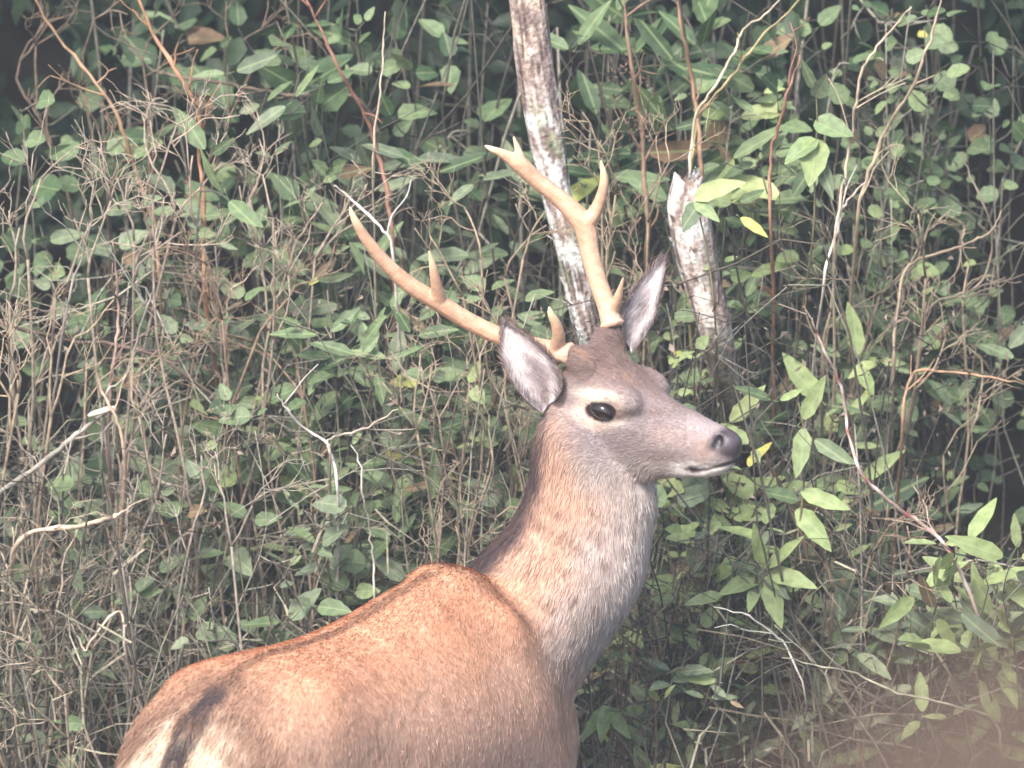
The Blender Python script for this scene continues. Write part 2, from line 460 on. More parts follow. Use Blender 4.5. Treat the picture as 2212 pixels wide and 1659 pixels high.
def coat(p):
    """coat pigment at every point"""
    d = p - W
    s = d @ BF; lat = d @ BR; dz = d[:, 2]
    al = np.abs(lat)
    n1 = wob(p, 9, .3); n2 = wob(p, 27, 1.7); n3 = wob(p, 70, 2.9)
    tan = srgb(211, 172, 147); orange = srgb(205, 150, 115); pale = srgb(221, 187, 168)
    c = np.tile(tan, (len(p), 1))
    def mixc(c, col, w): return c + (np.asarray(col) - c) * np.clip(w, 0, 1)[:, None]
    # richer orange along the top line, paler and pinker down the flank
    c = mixc(c, orange, sstep(-.22, -.04, dz + .03 * n1) * .9)
    c = mixc(c, pale, sstep(-.18, -.42, dz + .04 * n2) * .6)
    c = mixc(c, srgb(144, 104, 80), sstep(.25, .8, n2 + .5 * n3) * .25)
    c = mixc(c, srgb(230, 194, 162), sstep(.2, .8, n3 - .3 * n2) * .45 * (.15 + .85 * sstep(-.17, -.06, dz)))
    # dorsal stripe
    c = mixc(c, srgb(104, 74, 56), (1 - sstep(.006, .022, al + .006 * n2)) * sstep(.02, -.06, s) * sstep(-.16, -.1, dz) * .65)
    # greyish brown haunch round the rump patch, cream patch, dark tail
    q = np.sqrt((lat / .145) ** 2 + ((dz + .33) / .20) ** 2) + .10 * n2
    rear = sstep(-.60, -.72, s)
    c = mixc(c, srgb(120, 92, 76), rear * sstep(1.55, 1.15, q) * .75)
    c = mixc(c, srgb(232, 208, 182), sstep(-.72, -.79, s) * sstep(1.12, .72, q + .14 * n3))
    tl = np.vstack([catmull([B(-.68, 0, -.070), B(-.72, 0, -.082), B(-.76, 0, -.105)], 4), TAILP])
    dt = np.min(np.linalg.norm(p[:, None, :] - tl[None], axis=2), axis=1)
    c = mixc(c, srgb(226, 196, 160), sstep(.060, .035, dt + .012 * n3) * rear * sstep(-.16, -.23, dz + .03 * n2) * .6)
    c = mixc(c, srgb(76, 64, 62), sstep(.029, .014, dt + .006 * n3 + .004 * n2) * sstep(-.69, -.76, s))
    # shoulder edge: dark line where neck hair meets the shoulder
    path = catmull([(.03, .0, -.01), (.06, .05, -.045), (.10, .11, -.10), (.145, .15, -.19), (.17, .165, -.28)], 6)
    q3 = np.stack([s, al, dz], 1)
    dl = np.min(np.linalg.norm(q3[:, None, :] - path[None], axis=2), axis=1)
    c = mixc(c, srgb(96, 68, 54), sstep(.050, .010, dl + .016 * n2) * .38)
    # neck
    nrow = np.array([(P(0, v, y)[2], P((a + b) / 2, v, y)[0], (b - a) / 2 * PXM) for v, a, b, y, dd in NECK])[::-1]
    cx = np.interp(p[:, 2], nrow[:, 0], nrow[:, 1]); hx = np.interp(p[:, 2], nrow[:, 0], nrow[:, 2])
    xr = (p[:, 0] - cx) / hx
    neck = sstep(.10, .17, s - .25 * np.minimum(0, dz + .02) + 0.0 * dz) * sstep(-.30, -.18, dz + (s - .3) * .3)
    neck = np.maximum(neck, sstep(.02, .06, dz))
    front = sstep(.10, .32, s - .02)
    nc = np.tile(srgb(188, 152, 131), (len(p), 1))
    nc = mixc(nc, srgb(182, 166, 158), sstep(-.3, .45, xr + .18 * n2))
    nc = mixc(nc, srgb(216, 204, 196), sstep(.4, .95, xr + .1 * n1) * .75)
    nc = mixc(nc, srgb(80, 66, 66), sstep(-.66, -.92, xr + .05 * n2) * sstep(.36, .14, dz))
    nc = mixc(nc, srgb(108, 82, 70), sstep(.05, .7, n3 + .3 * n2) * .6)
    c = mixc(c, nc, neck)
    # pale brisket in front of the shoulder
    c = mixc(c, srgb(198, 182, 170), sstep(.30, .36, s + .1 * al) * sstep(-.10, -.2, dz) * sstep(-.5, -.42, dz))
    # belly and legs
    c = mixc(c, srgb(120, 100, 84), sstep(.42, .30, p[:, 2]))
    return c

def head_cols(p, c, mask):
    u, v = head_px(p)
    n2 = wob(p, 60, .7); n3 = wob(p, 130, 1.1)
    def mixc(c, col, w): return c + (np.asarray(col) - c) * np.clip(w, 0, 1)[:, None]
    h = np.tile(srgb(157, 144, 144), (len(p), 1))
    h = mixc(h, srgb(176, 163, 156), sstep(950, 1030, v) * .9)
    h = mixc(h, srgb(166, 142, 130), sstep(1290, 1180, u) * sstep(800, 900, v) * .8)
    h = mixc(h, srgb(126, 104, 96), sstep(875, 800, v - (u - 1300) * .22 + 8 * n2) * .9)         # brown crown and forehead
    h = mixc(h, srgb(168, 130, 102), sstep(.2, .8, n2 + .3 * n3) * sstep(860, 800, v) * .45)
    h = mixc(h, srgb(118, 100, 96), np.exp(-((u - 1450) / 70) ** 2 - ((v - 885) / 22) ** 2) * .55)  # bridge of the nose
    h = mixc(h, srgb(182, 160, 150), np.exp(-((u - 1440) / 60) ** 2 - ((v - 945) / 28) ** 2) * .6)
    h = mixc(h, srgb(126, 106, 100), np.exp(-((u - 1440) / 45) ** 2 - ((v - 985) / 12) ** 2) * .6)
    e = np.sqrt(((u - 1299) / 52) ** 2 + ((v - 888) / 38) ** 2)
    h = mixc(h, srgb(222, 200, 180), sstep(1.35, .80, e + .14 * n3) * .65)                          # pale eye ring
    h = mixc(h, srgb(238, 224, 208), np.exp(-((u - 1285) / 36) ** 2 - ((v - 852 - (u - 1285) * .1) / 11) ** 2))
    h = mixc(h, srgb(206, 190, 180), np.exp(-((u - 1318) / 26) ** 2 - ((v - 918) / 10) ** 2) * .9)
    e2 = np.sqrt(((u - 1298) / 35) ** 2 + ((v - 889 - (u - 1298) * .12) / 21.5) ** 2)
    h = mixc(h, srgb(52, 40, 40), sstep(1.08, .92, e2))                                          # dark lid rim
    h = mixc(h, srgb(78, 58, 58), np.exp(-((u - 1338) / 14) ** 2 - ((v - 903) / 8) ** 2) * .9)
    h = mixc(h, srgb(120, 96, 90), np.exp(-((u - 1412) / 20) ** 2 - ((v - 893) / 6) ** 2) * .6)
    h = mixc(h, srgb(176, 146, 130), np.exp(-((u - 1520) / 20) ** 2 - ((v - 975) / 24) ** 2) * .6)
    h = mixc(h, srgb(246, 240, 234), sstep(994, 1008, v + 4 * n3) * sstep(1435, 1480, u) * .97)   # white lips and chin
    pad = np.sqrt(((u - 1590) / 56) ** 2 + ((v - 956) / 36) ** 2)
    h = mixc(h, srgb(78, 67, 72), sstep(1.15, .80, pad))
    h = mixc(h, srgb(30, 22, 26), np.clip(1.6 * np.exp(-((u - 1550 + (v - 953) * .5) / 12) ** 2 - ((v - 953) / 16) ** 2), 0, 1))
    line = np.abs(v - np.interp(u, [1485, 1510, 1550, 1600], [1010, 1017, 1008, 992]))
    h = mixc(h, srgb(64, 44, 48), sstep(6, 2, line) * sstep(1484, 1492, u) * .9)
    h = mixc(h, srgb(70, 44, 48), np.exp(-((u - 1500) / 14) ** 2 - ((v - 1018) / 7) ** 2))
    h = mixc(h, srgb(110, 84, 74), np.exp(-((u - 1330) / 22) ** 2 - ((v - 1035) / 5) ** 2) * .6)
    return c + (h - c) * mask[:, None]

hm = sstep(-.16, -.10, fw_h) * sstep(1075, 1010, hv - np.maximum(0, 1340 - hu) * .30 - np.maximum(0, hu - 1420) * .6 + 10 * wob(BC, 60, 1.0)) * sstep(1120, 1230, hu - np.maximum(0, hv - 880) * .5) * (np.abs(lat_h) < .13) * (fw_h < .32)
cols = head_cols(BC, coat(BC), hm)
set_cols(body_me, cols)
body = obj('body', body_me, M['skin'], STAG)
M['nose'] = mat_col('wet_nose', .32, .5, 400, .2, .3, 500)
body_me.materials.append(M['nose'])
_pc = np.empty(len(body_me.polygons) * 3); body_me.polygons.foreach_get('center', _pc); _pc = _pc.reshape(-1, 3)
_u, _v = head_px(_pc); _pad = np.sqrt(((_u - 1590) / 52) ** 2 + ((_v - 956) / 34) ** 2)
body_me.polygons.foreach_set('material_index', ((_pad < 1) & ((_pc - HO) @ HF > .1)).astype(np.int32))

# --- fur: flat tapering hairs rooted on the hide and combed along the body
def surface_samples(me, n):
    me.calc_loop_triangles()
    nt_ = len(me.loop_triangles)
    tv = np.empty(nt_ * 3, np.int32); me.loop_triangles.foreach_get('vertices', tv); tv = tv.reshape(-1, 3)
    co = np.empty(len(me.vertices) * 3); me.vertices.foreach_get('co', co); co = co.reshape(-1, 3)
    a, b, c = co[tv[:, 0]], co[tv[:, 1]], co[tv[:, 2]]
    cr = np.cross(b - a, c - a); ar = np.linalg.norm(cr, axis=1)
    return tv, co, ar, unit(cr)

def make_fur(name, me, colv, n, dirfun, lenfun, widfun, parent, weight=None, lift=.24, jit=.28, seed=3):
    g = np.random.default_rng(seed)
    tv, co, ar, fn = surface_samples(me, n)
    w = ar.copy()
    if weight is not None: w *= weight(co[tv].mean(1))
    pick = g.choice(len(tv), n, p=w / w.sum())
    r1 = np.sqrt(g.random(n)); r2 = g.random(n)
    b0, b1, b2 = 1 - r1, r1 * (1 - r2), r1 * r2
    t = tv[pick]
    pos = co[t[:, 0]] * b0[:, None] + co[t[:, 1]] * b1[:, None] + co[t[:, 2]] * b2[:, None]
    c = colv[t[:, 0]] * b0[:, None] + colv[t[:, 1]] * b1[:, None] + colv[t[:, 2]] * b2[:, None]
    nm = fn[pick]
    d = dirfun(pos, nm) + g.normal(0, .16, (n, 3))
    d = unit(d - nm * np.sum(d * nm, 1)[:, None])
    L = lenfun(pos) * g.uniform(.6, 1.3, n)
    wd = widfun(pos) * g.uniform(.7, 1.3, n)
    sd = unit(np.cross(nm, d) + nm * g.normal(0, .25, (n, 1)))
    lf = lift * g.uniform(.4, 1.5, n)
    p0 = pos - nm * .001
    p1 = pos + d * (L * .55)[:, None] + nm * (L * .55 * lf)[:, None]
    p2 = pos + d * L[:, None] + nm * (L * (lf * .8))[:, None]
    hw = (wd / 2)[:, None]
    V = np.stack([p0 - sd * hw, p0 + sd * hw, p1 + sd * hw * .8, p1 - sd * hw * .8, p2], 1).reshape(-1, 3)
    clump = wob(pos, 55, 4.4) * .5 + wob(pos, 130, 8.1) * .5
    k = (1 + clump * jit * .9) * np.exp(g.normal(0, jit * .6, n))
    c = np.clip(c * k[:, None], 0, .95)
    C = np.repeat(c, 5, axis=0); C[4::5] *= 1.03
    base = np.arange(n)[:, None] * 5
    m = bpy.data.meshes.new(name)
    loops = np.concatenate([base + [0, 1, 2, 3], base + [3, 2, 4]], 1).astype(np.int32)
    m.vertices.add(n * 5); m.vertices.foreach_set('co', V.astype(np.float32).ravel())
    m.loops.add(n * 7); m.loops.foreach_set('vertex_index', loops.ravel())
    st = np.stack([np.arange(n) * 7, np.arange(n) * 7 + 4], 1).ravel().astype(np.int32)
    m.polygons.add(n * 2); m.polygons.foreach_set('loop_start', st)
    m.update(calc_edges=True)
    set_cols(m, C)
    o = obj(name, m, M['fur'], parent)
    return o

def headw(p):
    """1 on the face, 0 on neck and body, soft between"""
    u, v = head_px(p)
    f = (p - HO) @ HF; q = (p - HO) @ HU; l = np.abs((p - HO) @ HL)
    ok = (f > -.16) & (f < .32) & (l < .11) & (q < .16)
    return ok * sstep(1060, 960, v - np.maximum(0, u - 1400) * .8) * sstep(1140, 1250, u - np.maximum(0, v - 880) * .4)
def is_head(p): return headw(p) > .5
def fur_dir(p, nm):
    d = p - W; s = d @ BF; dz = d[:, 2]
    body_d = -BF * .55 - BU * .75
    neck_d = np.array([-.05, 0, -1.0]) + BR * .0
    w = sstep(.12, .25, s)[:, None] * 1.0
    w = np.maximum(w, sstep(.02, .08, dz)[:, None])
    out = body_d * (1 - w) + neck_d * w
    top = sstep(-.10, -.03, dz)[:, None] * (1 - w)
    out = out + (-BF * .8) * top
    out = out + wob(p, 14, 5.0)[:, None] * BF * .25
    k = headw(p)[:, None]
    return out * (1 - k) + (-HF * .9 - HU * .25) * k
def fur_len(p):
    d = p - W; s = d @ BF; dz = d[:, 2]
    L = np.full(len(p), .016)
    L = np.where((s > .15) | (dz > .03), .020, L)
    rump = (s < -.76) & (dz < -.12); L = np.where(rump, .030, L)
    hd = is_head(p)
    u, v = head_px(p)
    k = headw(p); L = L * (1 - k) + .007 * k
    L = np.where(hd & (v < 800), .013, L)
    L = np.where(hd & (u > 1490), .004, L)
    L = np.where(p[:, 2] < .45, .010, L)
    return L
def fur_wid(p): return .0012 - .0003 * headw(p)
def fur_weight(p):
    u, v = head_px(p); hd = is_head(p)
    e2 = np.sqrt(((u - 1298) / 40) ** 2 + ((v - 889) / 26) ** 2)
    pad = np.sqrt(((u - 1590) / 54) ** 2 + ((v - 956) / 35) ** 2)
    w = 1 + 3 * headw(p)
    w = np.where(hd & ((e2 < 1) | (pad < 1)), 0.0, w)
    return np.where(p[:, 2] < .55, w * .4, w)
make_fur('fur', body_me, cols, 210000, fur_dir, fur_len, fur_wid, body, fur_weight, .20, .20)

# --- eyes
def eye(sg):
    b = MB()
    c0 = H(1298, 889, -.066)
    lat0 = (c0 - HO) @ HL
    rows = []
    n, m = 24, 8
    # almond dome standing out of the socket
    e1 = unit(P(1330, 897, 0) - P(1266, 886, 0)); e1 = unit(e1 - HL * (e1 @ HL)); e2 = np.cross(HL, e1)
    if e2[2] < 0: e2 = -e2
    v = []; f = []
    for i in range(m + 1):
        k = i / m
        for j in range(n):
            q = 2 * math.pi * j / n
            ex = .0225 * math.cos(q) * k; ey = .0140 * math.sin(q) * k * (1 - .30 * abs(math.cos(q)) ** 3)
            h = .0125 * math.sqrt(max(0, 1 - .92 * k * k))
            p = c0 + e1 * ex + e2 * ey - HL * (h - .0035)
            v.append(p)
    for i in range(m):
        for j in range(n):
            k = (j + 1) % n
            f.append((i * n + j, i * n + k, (i + 1) * n + k, (i + 1) * n + j))
    v = np.array(v)
    if sg > 0:
        v = v - 2 * HL[None, :] * ((v - HO) @ HL)[:, None]
    b.add(v, f, srgb(30, 22, 22))
    m_ = bpy.data.materials.get('eye') 
    if m_ is None:
        m_, nn, ll, bs = mat_base('eye')
        bs.inputs['Base Color'].default_value = (*srgb(32, 24, 23), 1); bs.inputs['Roughness'].default_value = .10
        bs.inputs['Specular IOR Level'].default_value = .5
    o = b.build('eye', m_, STAG)
    return o
eye(-1); eye(1)

# --- ears: cupped leaves with thickness, open towards the front
def ear(L, Rr, cup, sg):
    """L/Rr: (u, v, y) edge rows from base to tip; cup: depth of the hollow"""
    L = catmull([P(*p) for p in L], 4); Rr = catmull([P(*p) for p in Rr], 4)
    m = len(L); n = 9
    front = np.zeros((m, n, 3)); 
    for i in range(m):
        t = i / (m - 1)
        for j in range(n):
            k = j / (n - 1)
            p = L[i] + (Rr[i] - L[i]) * k
            p = p + np.array([0, 1, 0]) * cup * 4 * k * (1 - k) * (1 - t * .6)
            front[i, j] = p
    du = np.gradient(front, axis=1); dv = np.gradient(front, axis=0)
    nm = unit(np.cross(du, dv)); nm[nm[..., 1] > 0] *= -1       # towards the camera side = inside of the ear
    th = .0045 * np.sin(np.linspace(0, 1, n) * math.pi)[None, :, None] + .0012
    back = front - nm * th
    v = np.vstack([front.reshape(-1, 3), back.reshape(-1, 3)])
    N = m * n; f = []
    for i in range(m - 1):
        for j in range(n - 1):
            q = (i * n + j, i * n + j + 1, (i + 1) * n + j + 1, (i + 1) * n + j)
            f.append(q); f.append(tuple(x + N for x in q[::-1]))
    fl = np.cross(front[m // 2, n // 2 + 1] - front[m // 2, n // 2], front[m // 2 + 1, n // 2] - front[m // 2, n // 2])
    if fl[1] > 0: f = [q[::-1] for q in f]
    for i in range(m - 1):
        for j in (0, n - 1):
            q = (i * n + j, (i + 1) * n + j, (i + 1) * n + j + N, i * n + j + N); f.append(q)
    c = np.zeros((2 * N, 3))
    jj = np.tile(np.linspace(0, 1, n), m); tt = np.repeat(np.linspace(0, 1, m), n)
    edge = np.minimum(jj, 1 - jj)
    white = srgb(238, 228, 226); grey = srgb(172, 158, 160); dark = srgb(84, 70, 74)
    ns = wob(front.reshape(-1, 3), 90, 2.0)
    ci = white + (grey - white) * np.clip(.22 + .55 * ns + np.exp(-((jj - .55) / .16) ** 2 - ((tt - .32) / .20) ** 2) * 1.1, 0, 1)[:, None]  # grey spot paints the shadow in the ear's hollow, over mottled hair
    ci = ci + (dark - ci) * np.clip(sstep(.13, .04, edge + .02 * ns) + sstep(.72, .96, tt), 0, 1)[:, None] * .85
    c[:N] = ci; c[N:] = srgb(128, 106, 98)
    b = MB(); b.add(v, f, c)
    o = b.build('ear', M['skin'], STAG)
    axis = unit(Rr[-1] - (L[0] + Rr[0]) / 2)
    def dfun(p, nn): return np.tile(axis, (len(p), 1)) + wob(p, 60, 2)[:, None] * np.array([.5, 0, .2])
    make_fur('ear_fur', o.data, c, 7000, dfun, lambda p: np.full(len(p), .017), lambda p: np.full(len(p), .0009), o, None, .38, .3, 5)
ear([(1172, 893, .165), (1140, 868, .160), (1112, 832, .162), (1091, 790, .170), (1083, 748, .180), (1087, 715, .190), (1092, 699, .195)],
    [(1198, 866, .150), (1214, 838, .142), (1209, 806, .144), (1192, 774, .152), (1158, 741, .165), (1118, 712, .182), (1094, 698, .195)], .026, -1)
ear([(1352, 738, .205), (1344, 705, .205), (1349, 668, .212), (1367, 632, .225), (1391, 600, .245), (1415, 575, .265), (1431, 563, .28)],
    [(1364, 764, .210), (1393, 727, .214), (1410, 696, .222), (1420, 660, .232), (1428, 625, .245), (1433, 590, .262), (1433, 563, .28)], .020, 1)

# --- antlers
def antler(spec, name='antler'):
    parts = []
    for rows in [spec['beam']] + spec['tines']:
        p, r = path3(rows)
        pp = catmull(p, 5); rr = np.clip(catmull(np.c_[r, r], 5)[:, 0],   .0016, 1)
        rr = rr * .88
        b = MB(); b.tube(pp, rr, 12); parts.append((b.v[0], b.f))
    # burr: a rough ring where the antler leaves the pedicle
    p, r = path3(spec['beam'][:2]); ax = unit(p[1] - p[0]); a = unit(np.cross(ax, HF)); bb = np.cross(ax, a)
    parts.append(ellipsoid(p[0] + ax * .006, (a * r[0] * 1.02, bb * r[0] * 1.02, ax * .008)))
    me, co = remesh(parts, .0016, 5)
    nm = np.empty(len(co) * 3); me.vertices.foreach_get('normal', nm); nm = nm.reshape(-1, 3)
    axis = unit(p[1] - p[0])
    co = co + nm * (.0003 * wob(co, 420, .2))[:, None]
    me.vertices.foreach_set('co', co.ravel())
    tips = np.array([P(*rows[-1][:3]) for rows in [spec['beam']] + spec['tines'][:2]])
    dt = np.min(np.linalg.norm(co[:, None] - tips[None], axis=2), axis=1)
    db = np.linalg.norm(co - P(*spec['beam'][0][:3]), axis=1)
    n1 = wob(co, 45, .5); n2 = wob(co, 160, 1.5)
    c = np.tile(srgb(206, 166, 138), (len(co), 1))
    c += (srgb(172, 130, 100) - c) * np.clip(.35 + .6 * n1 + .6 * n2, 0, 1)[:, None] * .6
    c += (srgb(206, 176, 150) - c) * sstep(.0, .9, n1 - .4 * n2)[:, None] * .4
    c += (srgb(228, 205, 165) - c) * sstep(.05, .008, dt)[:, None]
    c += (srgb(226, 206, 190) - c) * (sstep(.050, .012, db) * .3)[:, None]
    set_cols(me, c)
    obj(name, me, M['antler'], STAG)
antler(NEARB); antler(FARB)
# --- hooves
for sg in (-1, 1):
    for s, l in ((.16, .10), (-.67, .11)):
        p = B(s, sg * l, 0); b = MB()
        for k in (-1, 1):
            g0 = np.array([p[0], p[1], 0]) + BR * k * .014
            z0 = ground(p[0], p[1])
            rings = []
            for zz, sc_, off in ((.0, 1.15, .012), (.012, 1.1, .010), (.035, .9, .0), (.055, .7, -.006)):
                rings.append([g0 + BF * (off + .034 * sc_ * math.cos(q)) + BR * (.013 * sc_ * math.sin(q)) + np.array([0, 0, z0 + zz]) for q in np.arange(12) * 2 * math.pi / 12])
            b.add(*loft(rings), srgb(46, 40, 38))
        b.build('hoof', M['skin'], STAG)


# ------------------------------------------------------------------ thicket
# leaf blades, length 1 along +X, width along Y, upper side +Z
def leaf_mesh(name, kind, seed):
    g = random.Random(seed)
    n = 9 if kind == 'lance' else 9
    wmax = {'lance': .17, 'ovate': .30, 'round': .42}[kind] * g.uniform(.88, 1.12)
    bend = g.uniform(-.35, .1); fold = g.uniform(.15, .45); curl = g.uniform(-.12, .12)
    v = []; f = []
    for i in range(n + 1):
        t = (1 - math.cos(math.pi * i / n)) / 2
        if kind == 'lance': w = wmax * (math.sin(math.pi * t ** .72) ** .8)
        elif kind == 'ovate': w = wmax * (math.sin(math.pi * t ** .62) ** .75)
        else: w = wmax * (math.sin(math.pi * t ** .8) ** .55)
        if 0 < i < n: w *= 1 + (.06 if i % 2 else -.05) + g.uniform(-.04, .04)
        zc = bend * t * t * .6
        y0 = curl * t * t
        v += [(t, y0 - w, zc + w * fold), (t, y0, zc), (t, y0 + w, zc + w * fold)]
    for i in range(n):
        a = i * 3
        f += [(a, a + 3, a + 4, a + 1), (a + 1, a + 4, a + 5, a + 2)]
    # stalk
    v += [(-.16, -.008, .01), (-.16, .008, .01)]
    f.append((len(v) - 2, 1, len(v) - 1))
    me = bpy.data.meshes.new(name); me.from_pydata(v, [], f)
    me.polygons.foreach_set('use_smooth', [True] * len(me.polygons))
    return me
LEAF = {}
M['brown'] = mat_leaf('leaf_brown', [(112, 92, 72), (134, 112, 86), (96, 80, 66), (146, 126, 98)], .8)
for matn in ('fresh', 'mid', 'grey', 'dark', 'yellow', 'brown'):
    for kind in ('lance', 'ovate', 'round'):
        LEAF[kind, matn] = []
        for k in range(5):
            me = leaf_mesh('leaf_blade', kind, 31 * k + len(kind) * 7)
            me.materials.append(M[matn]); LEAF[kind, matn].append(me)

def put_leaf(base, direc, normal, length, kind, matn, parent, rr):
    x = unit(direc); z = unit(normal - x * (normal @ x)); y = np.cross(z, x)
    o = bpy.data.objects.new('leaf', rr.choice(LEAF[kind, matn])); col.objects.link(o)
    o.parent = parent
    pl = np.array(parent.location)
    m = Matrix.Identity(4)
    for i in range(3):
        m[i][0] = x[i] * length; m[i][1] = y[i] * length; m[i][2] = z[i] * length; m[i][3] = base[i] - pl[i]
    o.matrix_basis = m
    return o

def nz(rr, k=1.0): return np.array([rr.gauss(0, k), rr.gauss(0, k), rr.gauss(0, k)])

TW = [np.array([.97, 1.0, .95]) * (q_ * .7 + .3 * q_.mean()) for q_ in [srgb(112, 106, 96), srgb(134, 126, 112), srgb(92, 86, 78), srgb(120, 112, 94), srgb(80, 74, 68), srgb(160, 150, 134), srgb(104, 92, 80)]]

def wander(a, b, k, amp, rr):
    """a crooked line from a to b"""
    n = max(3, k); t = np.linspace(0, 1, n)[:, None]
    p = a + (b - a) * t
    off = np.cumsum(np.array([[rr.gauss(0, 1), rr.gauss(0, 1), rr.gauss(0, .5)] for _ in range(n)]), axis=0) * amp
    off -= off[0] + (off[-1] - off[0]) * t
    return p + off

def shrub(name, label, cat, u, v, ru, rv, count, kind, lenpx, matn, y, stems=None, group=None, seed=0, face=.8, alt=None):
    """a leafy plant: stems rise from the ground to points spread through an ellipse of the view, leaves in pairs along them"""
    rr = random.Random(seed * 77 + 5)
    stems = stems or max(3, count // 12)
    c = P(u, v, y)
    root = np.array([c[0], y, ground(c[0], y)])
    T = thing(name, root, label, cat, group)
    per = max(1, count // stems)
    for k in range(stems):
        a = rr.uniform(0, 2 * math.pi); q = math.sqrt(rr.random())
        yy = y + rr.uniform(-.18, .18)
        tip = P(u + ru * q * math.cos(a), v + rv * q * math.sin(a), yy)
        bx = root[0] + (tip[0] - root[0]) * .55 + rr.gauss(0, .05); by = y + rr.uniform(-.12, .2)
        b0 = np.array([bx, by, ground(bx, by) - .02])
        low = b0 + (tip - b0) * .55 + np.array([rr.gauss(0, .05), rr.gauss(0, .04), .05])
        path = np.vstack([wander(b0, low, 6, .034, rr)[:-1], wander(low, tip, 6, .024, rr)])
        path = catmull(path, 2)
        m = len(path)
        b = MB()
        cc = TW[rr.randrange(len(TW))] * rr.uniform(.6, 1.0)
        b.tube(path, np.linspace(.0026, .0011, m), 5, cc)
        L = lenpx * PXM * 1.2
        ks = int(m * .45)
        leaves = 0
        while leaves < per:
            i = min(m - 2, int(ks + (m - ks) * rr.random() ** .7))
            p = path[i] + (path[i + 1] - path[i]) * rr.random(); td = unit(path[i + 1] - path[i])
            side = unit(np.array([rr.gauss(0, 1), rr.gauss(-.25, .7), rr.gauss(0, .35)]))
            far_ = rr.random() < .55
            nodes = [p]
            if far_:     # short side twig
                e = p + unit(side + td * .6) * rr.uniform(.03, .10)
                tw = catmull(np.array([p, (p + e) / 2 + nz(rr, .006), e]), 2)
                b.tube(tw, np.linspace(.0017, .0009, len(tw)), 4, cc)
                nodes = [e]
            for nd in nodes:
                for sg in ((1, -1) if kind != 'round' else (1,)):
                    if leaves >= per: break
                    d = side * sg * .9 + td * .45 + nz(rr, .25) + np.array([0, 0, -.18])
                    nm = np.array([-.25, -face, .75]) + nz(rr, .38)
                    ln = L * (.4 + .85 * rr.random() ** 1.2)
                    mt = matn
                    if alt and rr.random() < .25: mt = alt
                    rq = rr.random()
                    if rq < .004: mt = 'yellow'
                    elif rq < .03: mt = 'brown'
                    put_leaf(nd + unit(d) * ln * .16, d, nm, ln, kind, mt, T, rr)
                    leaves += 1
        b.build('stem', M['twig'], T)
    return T

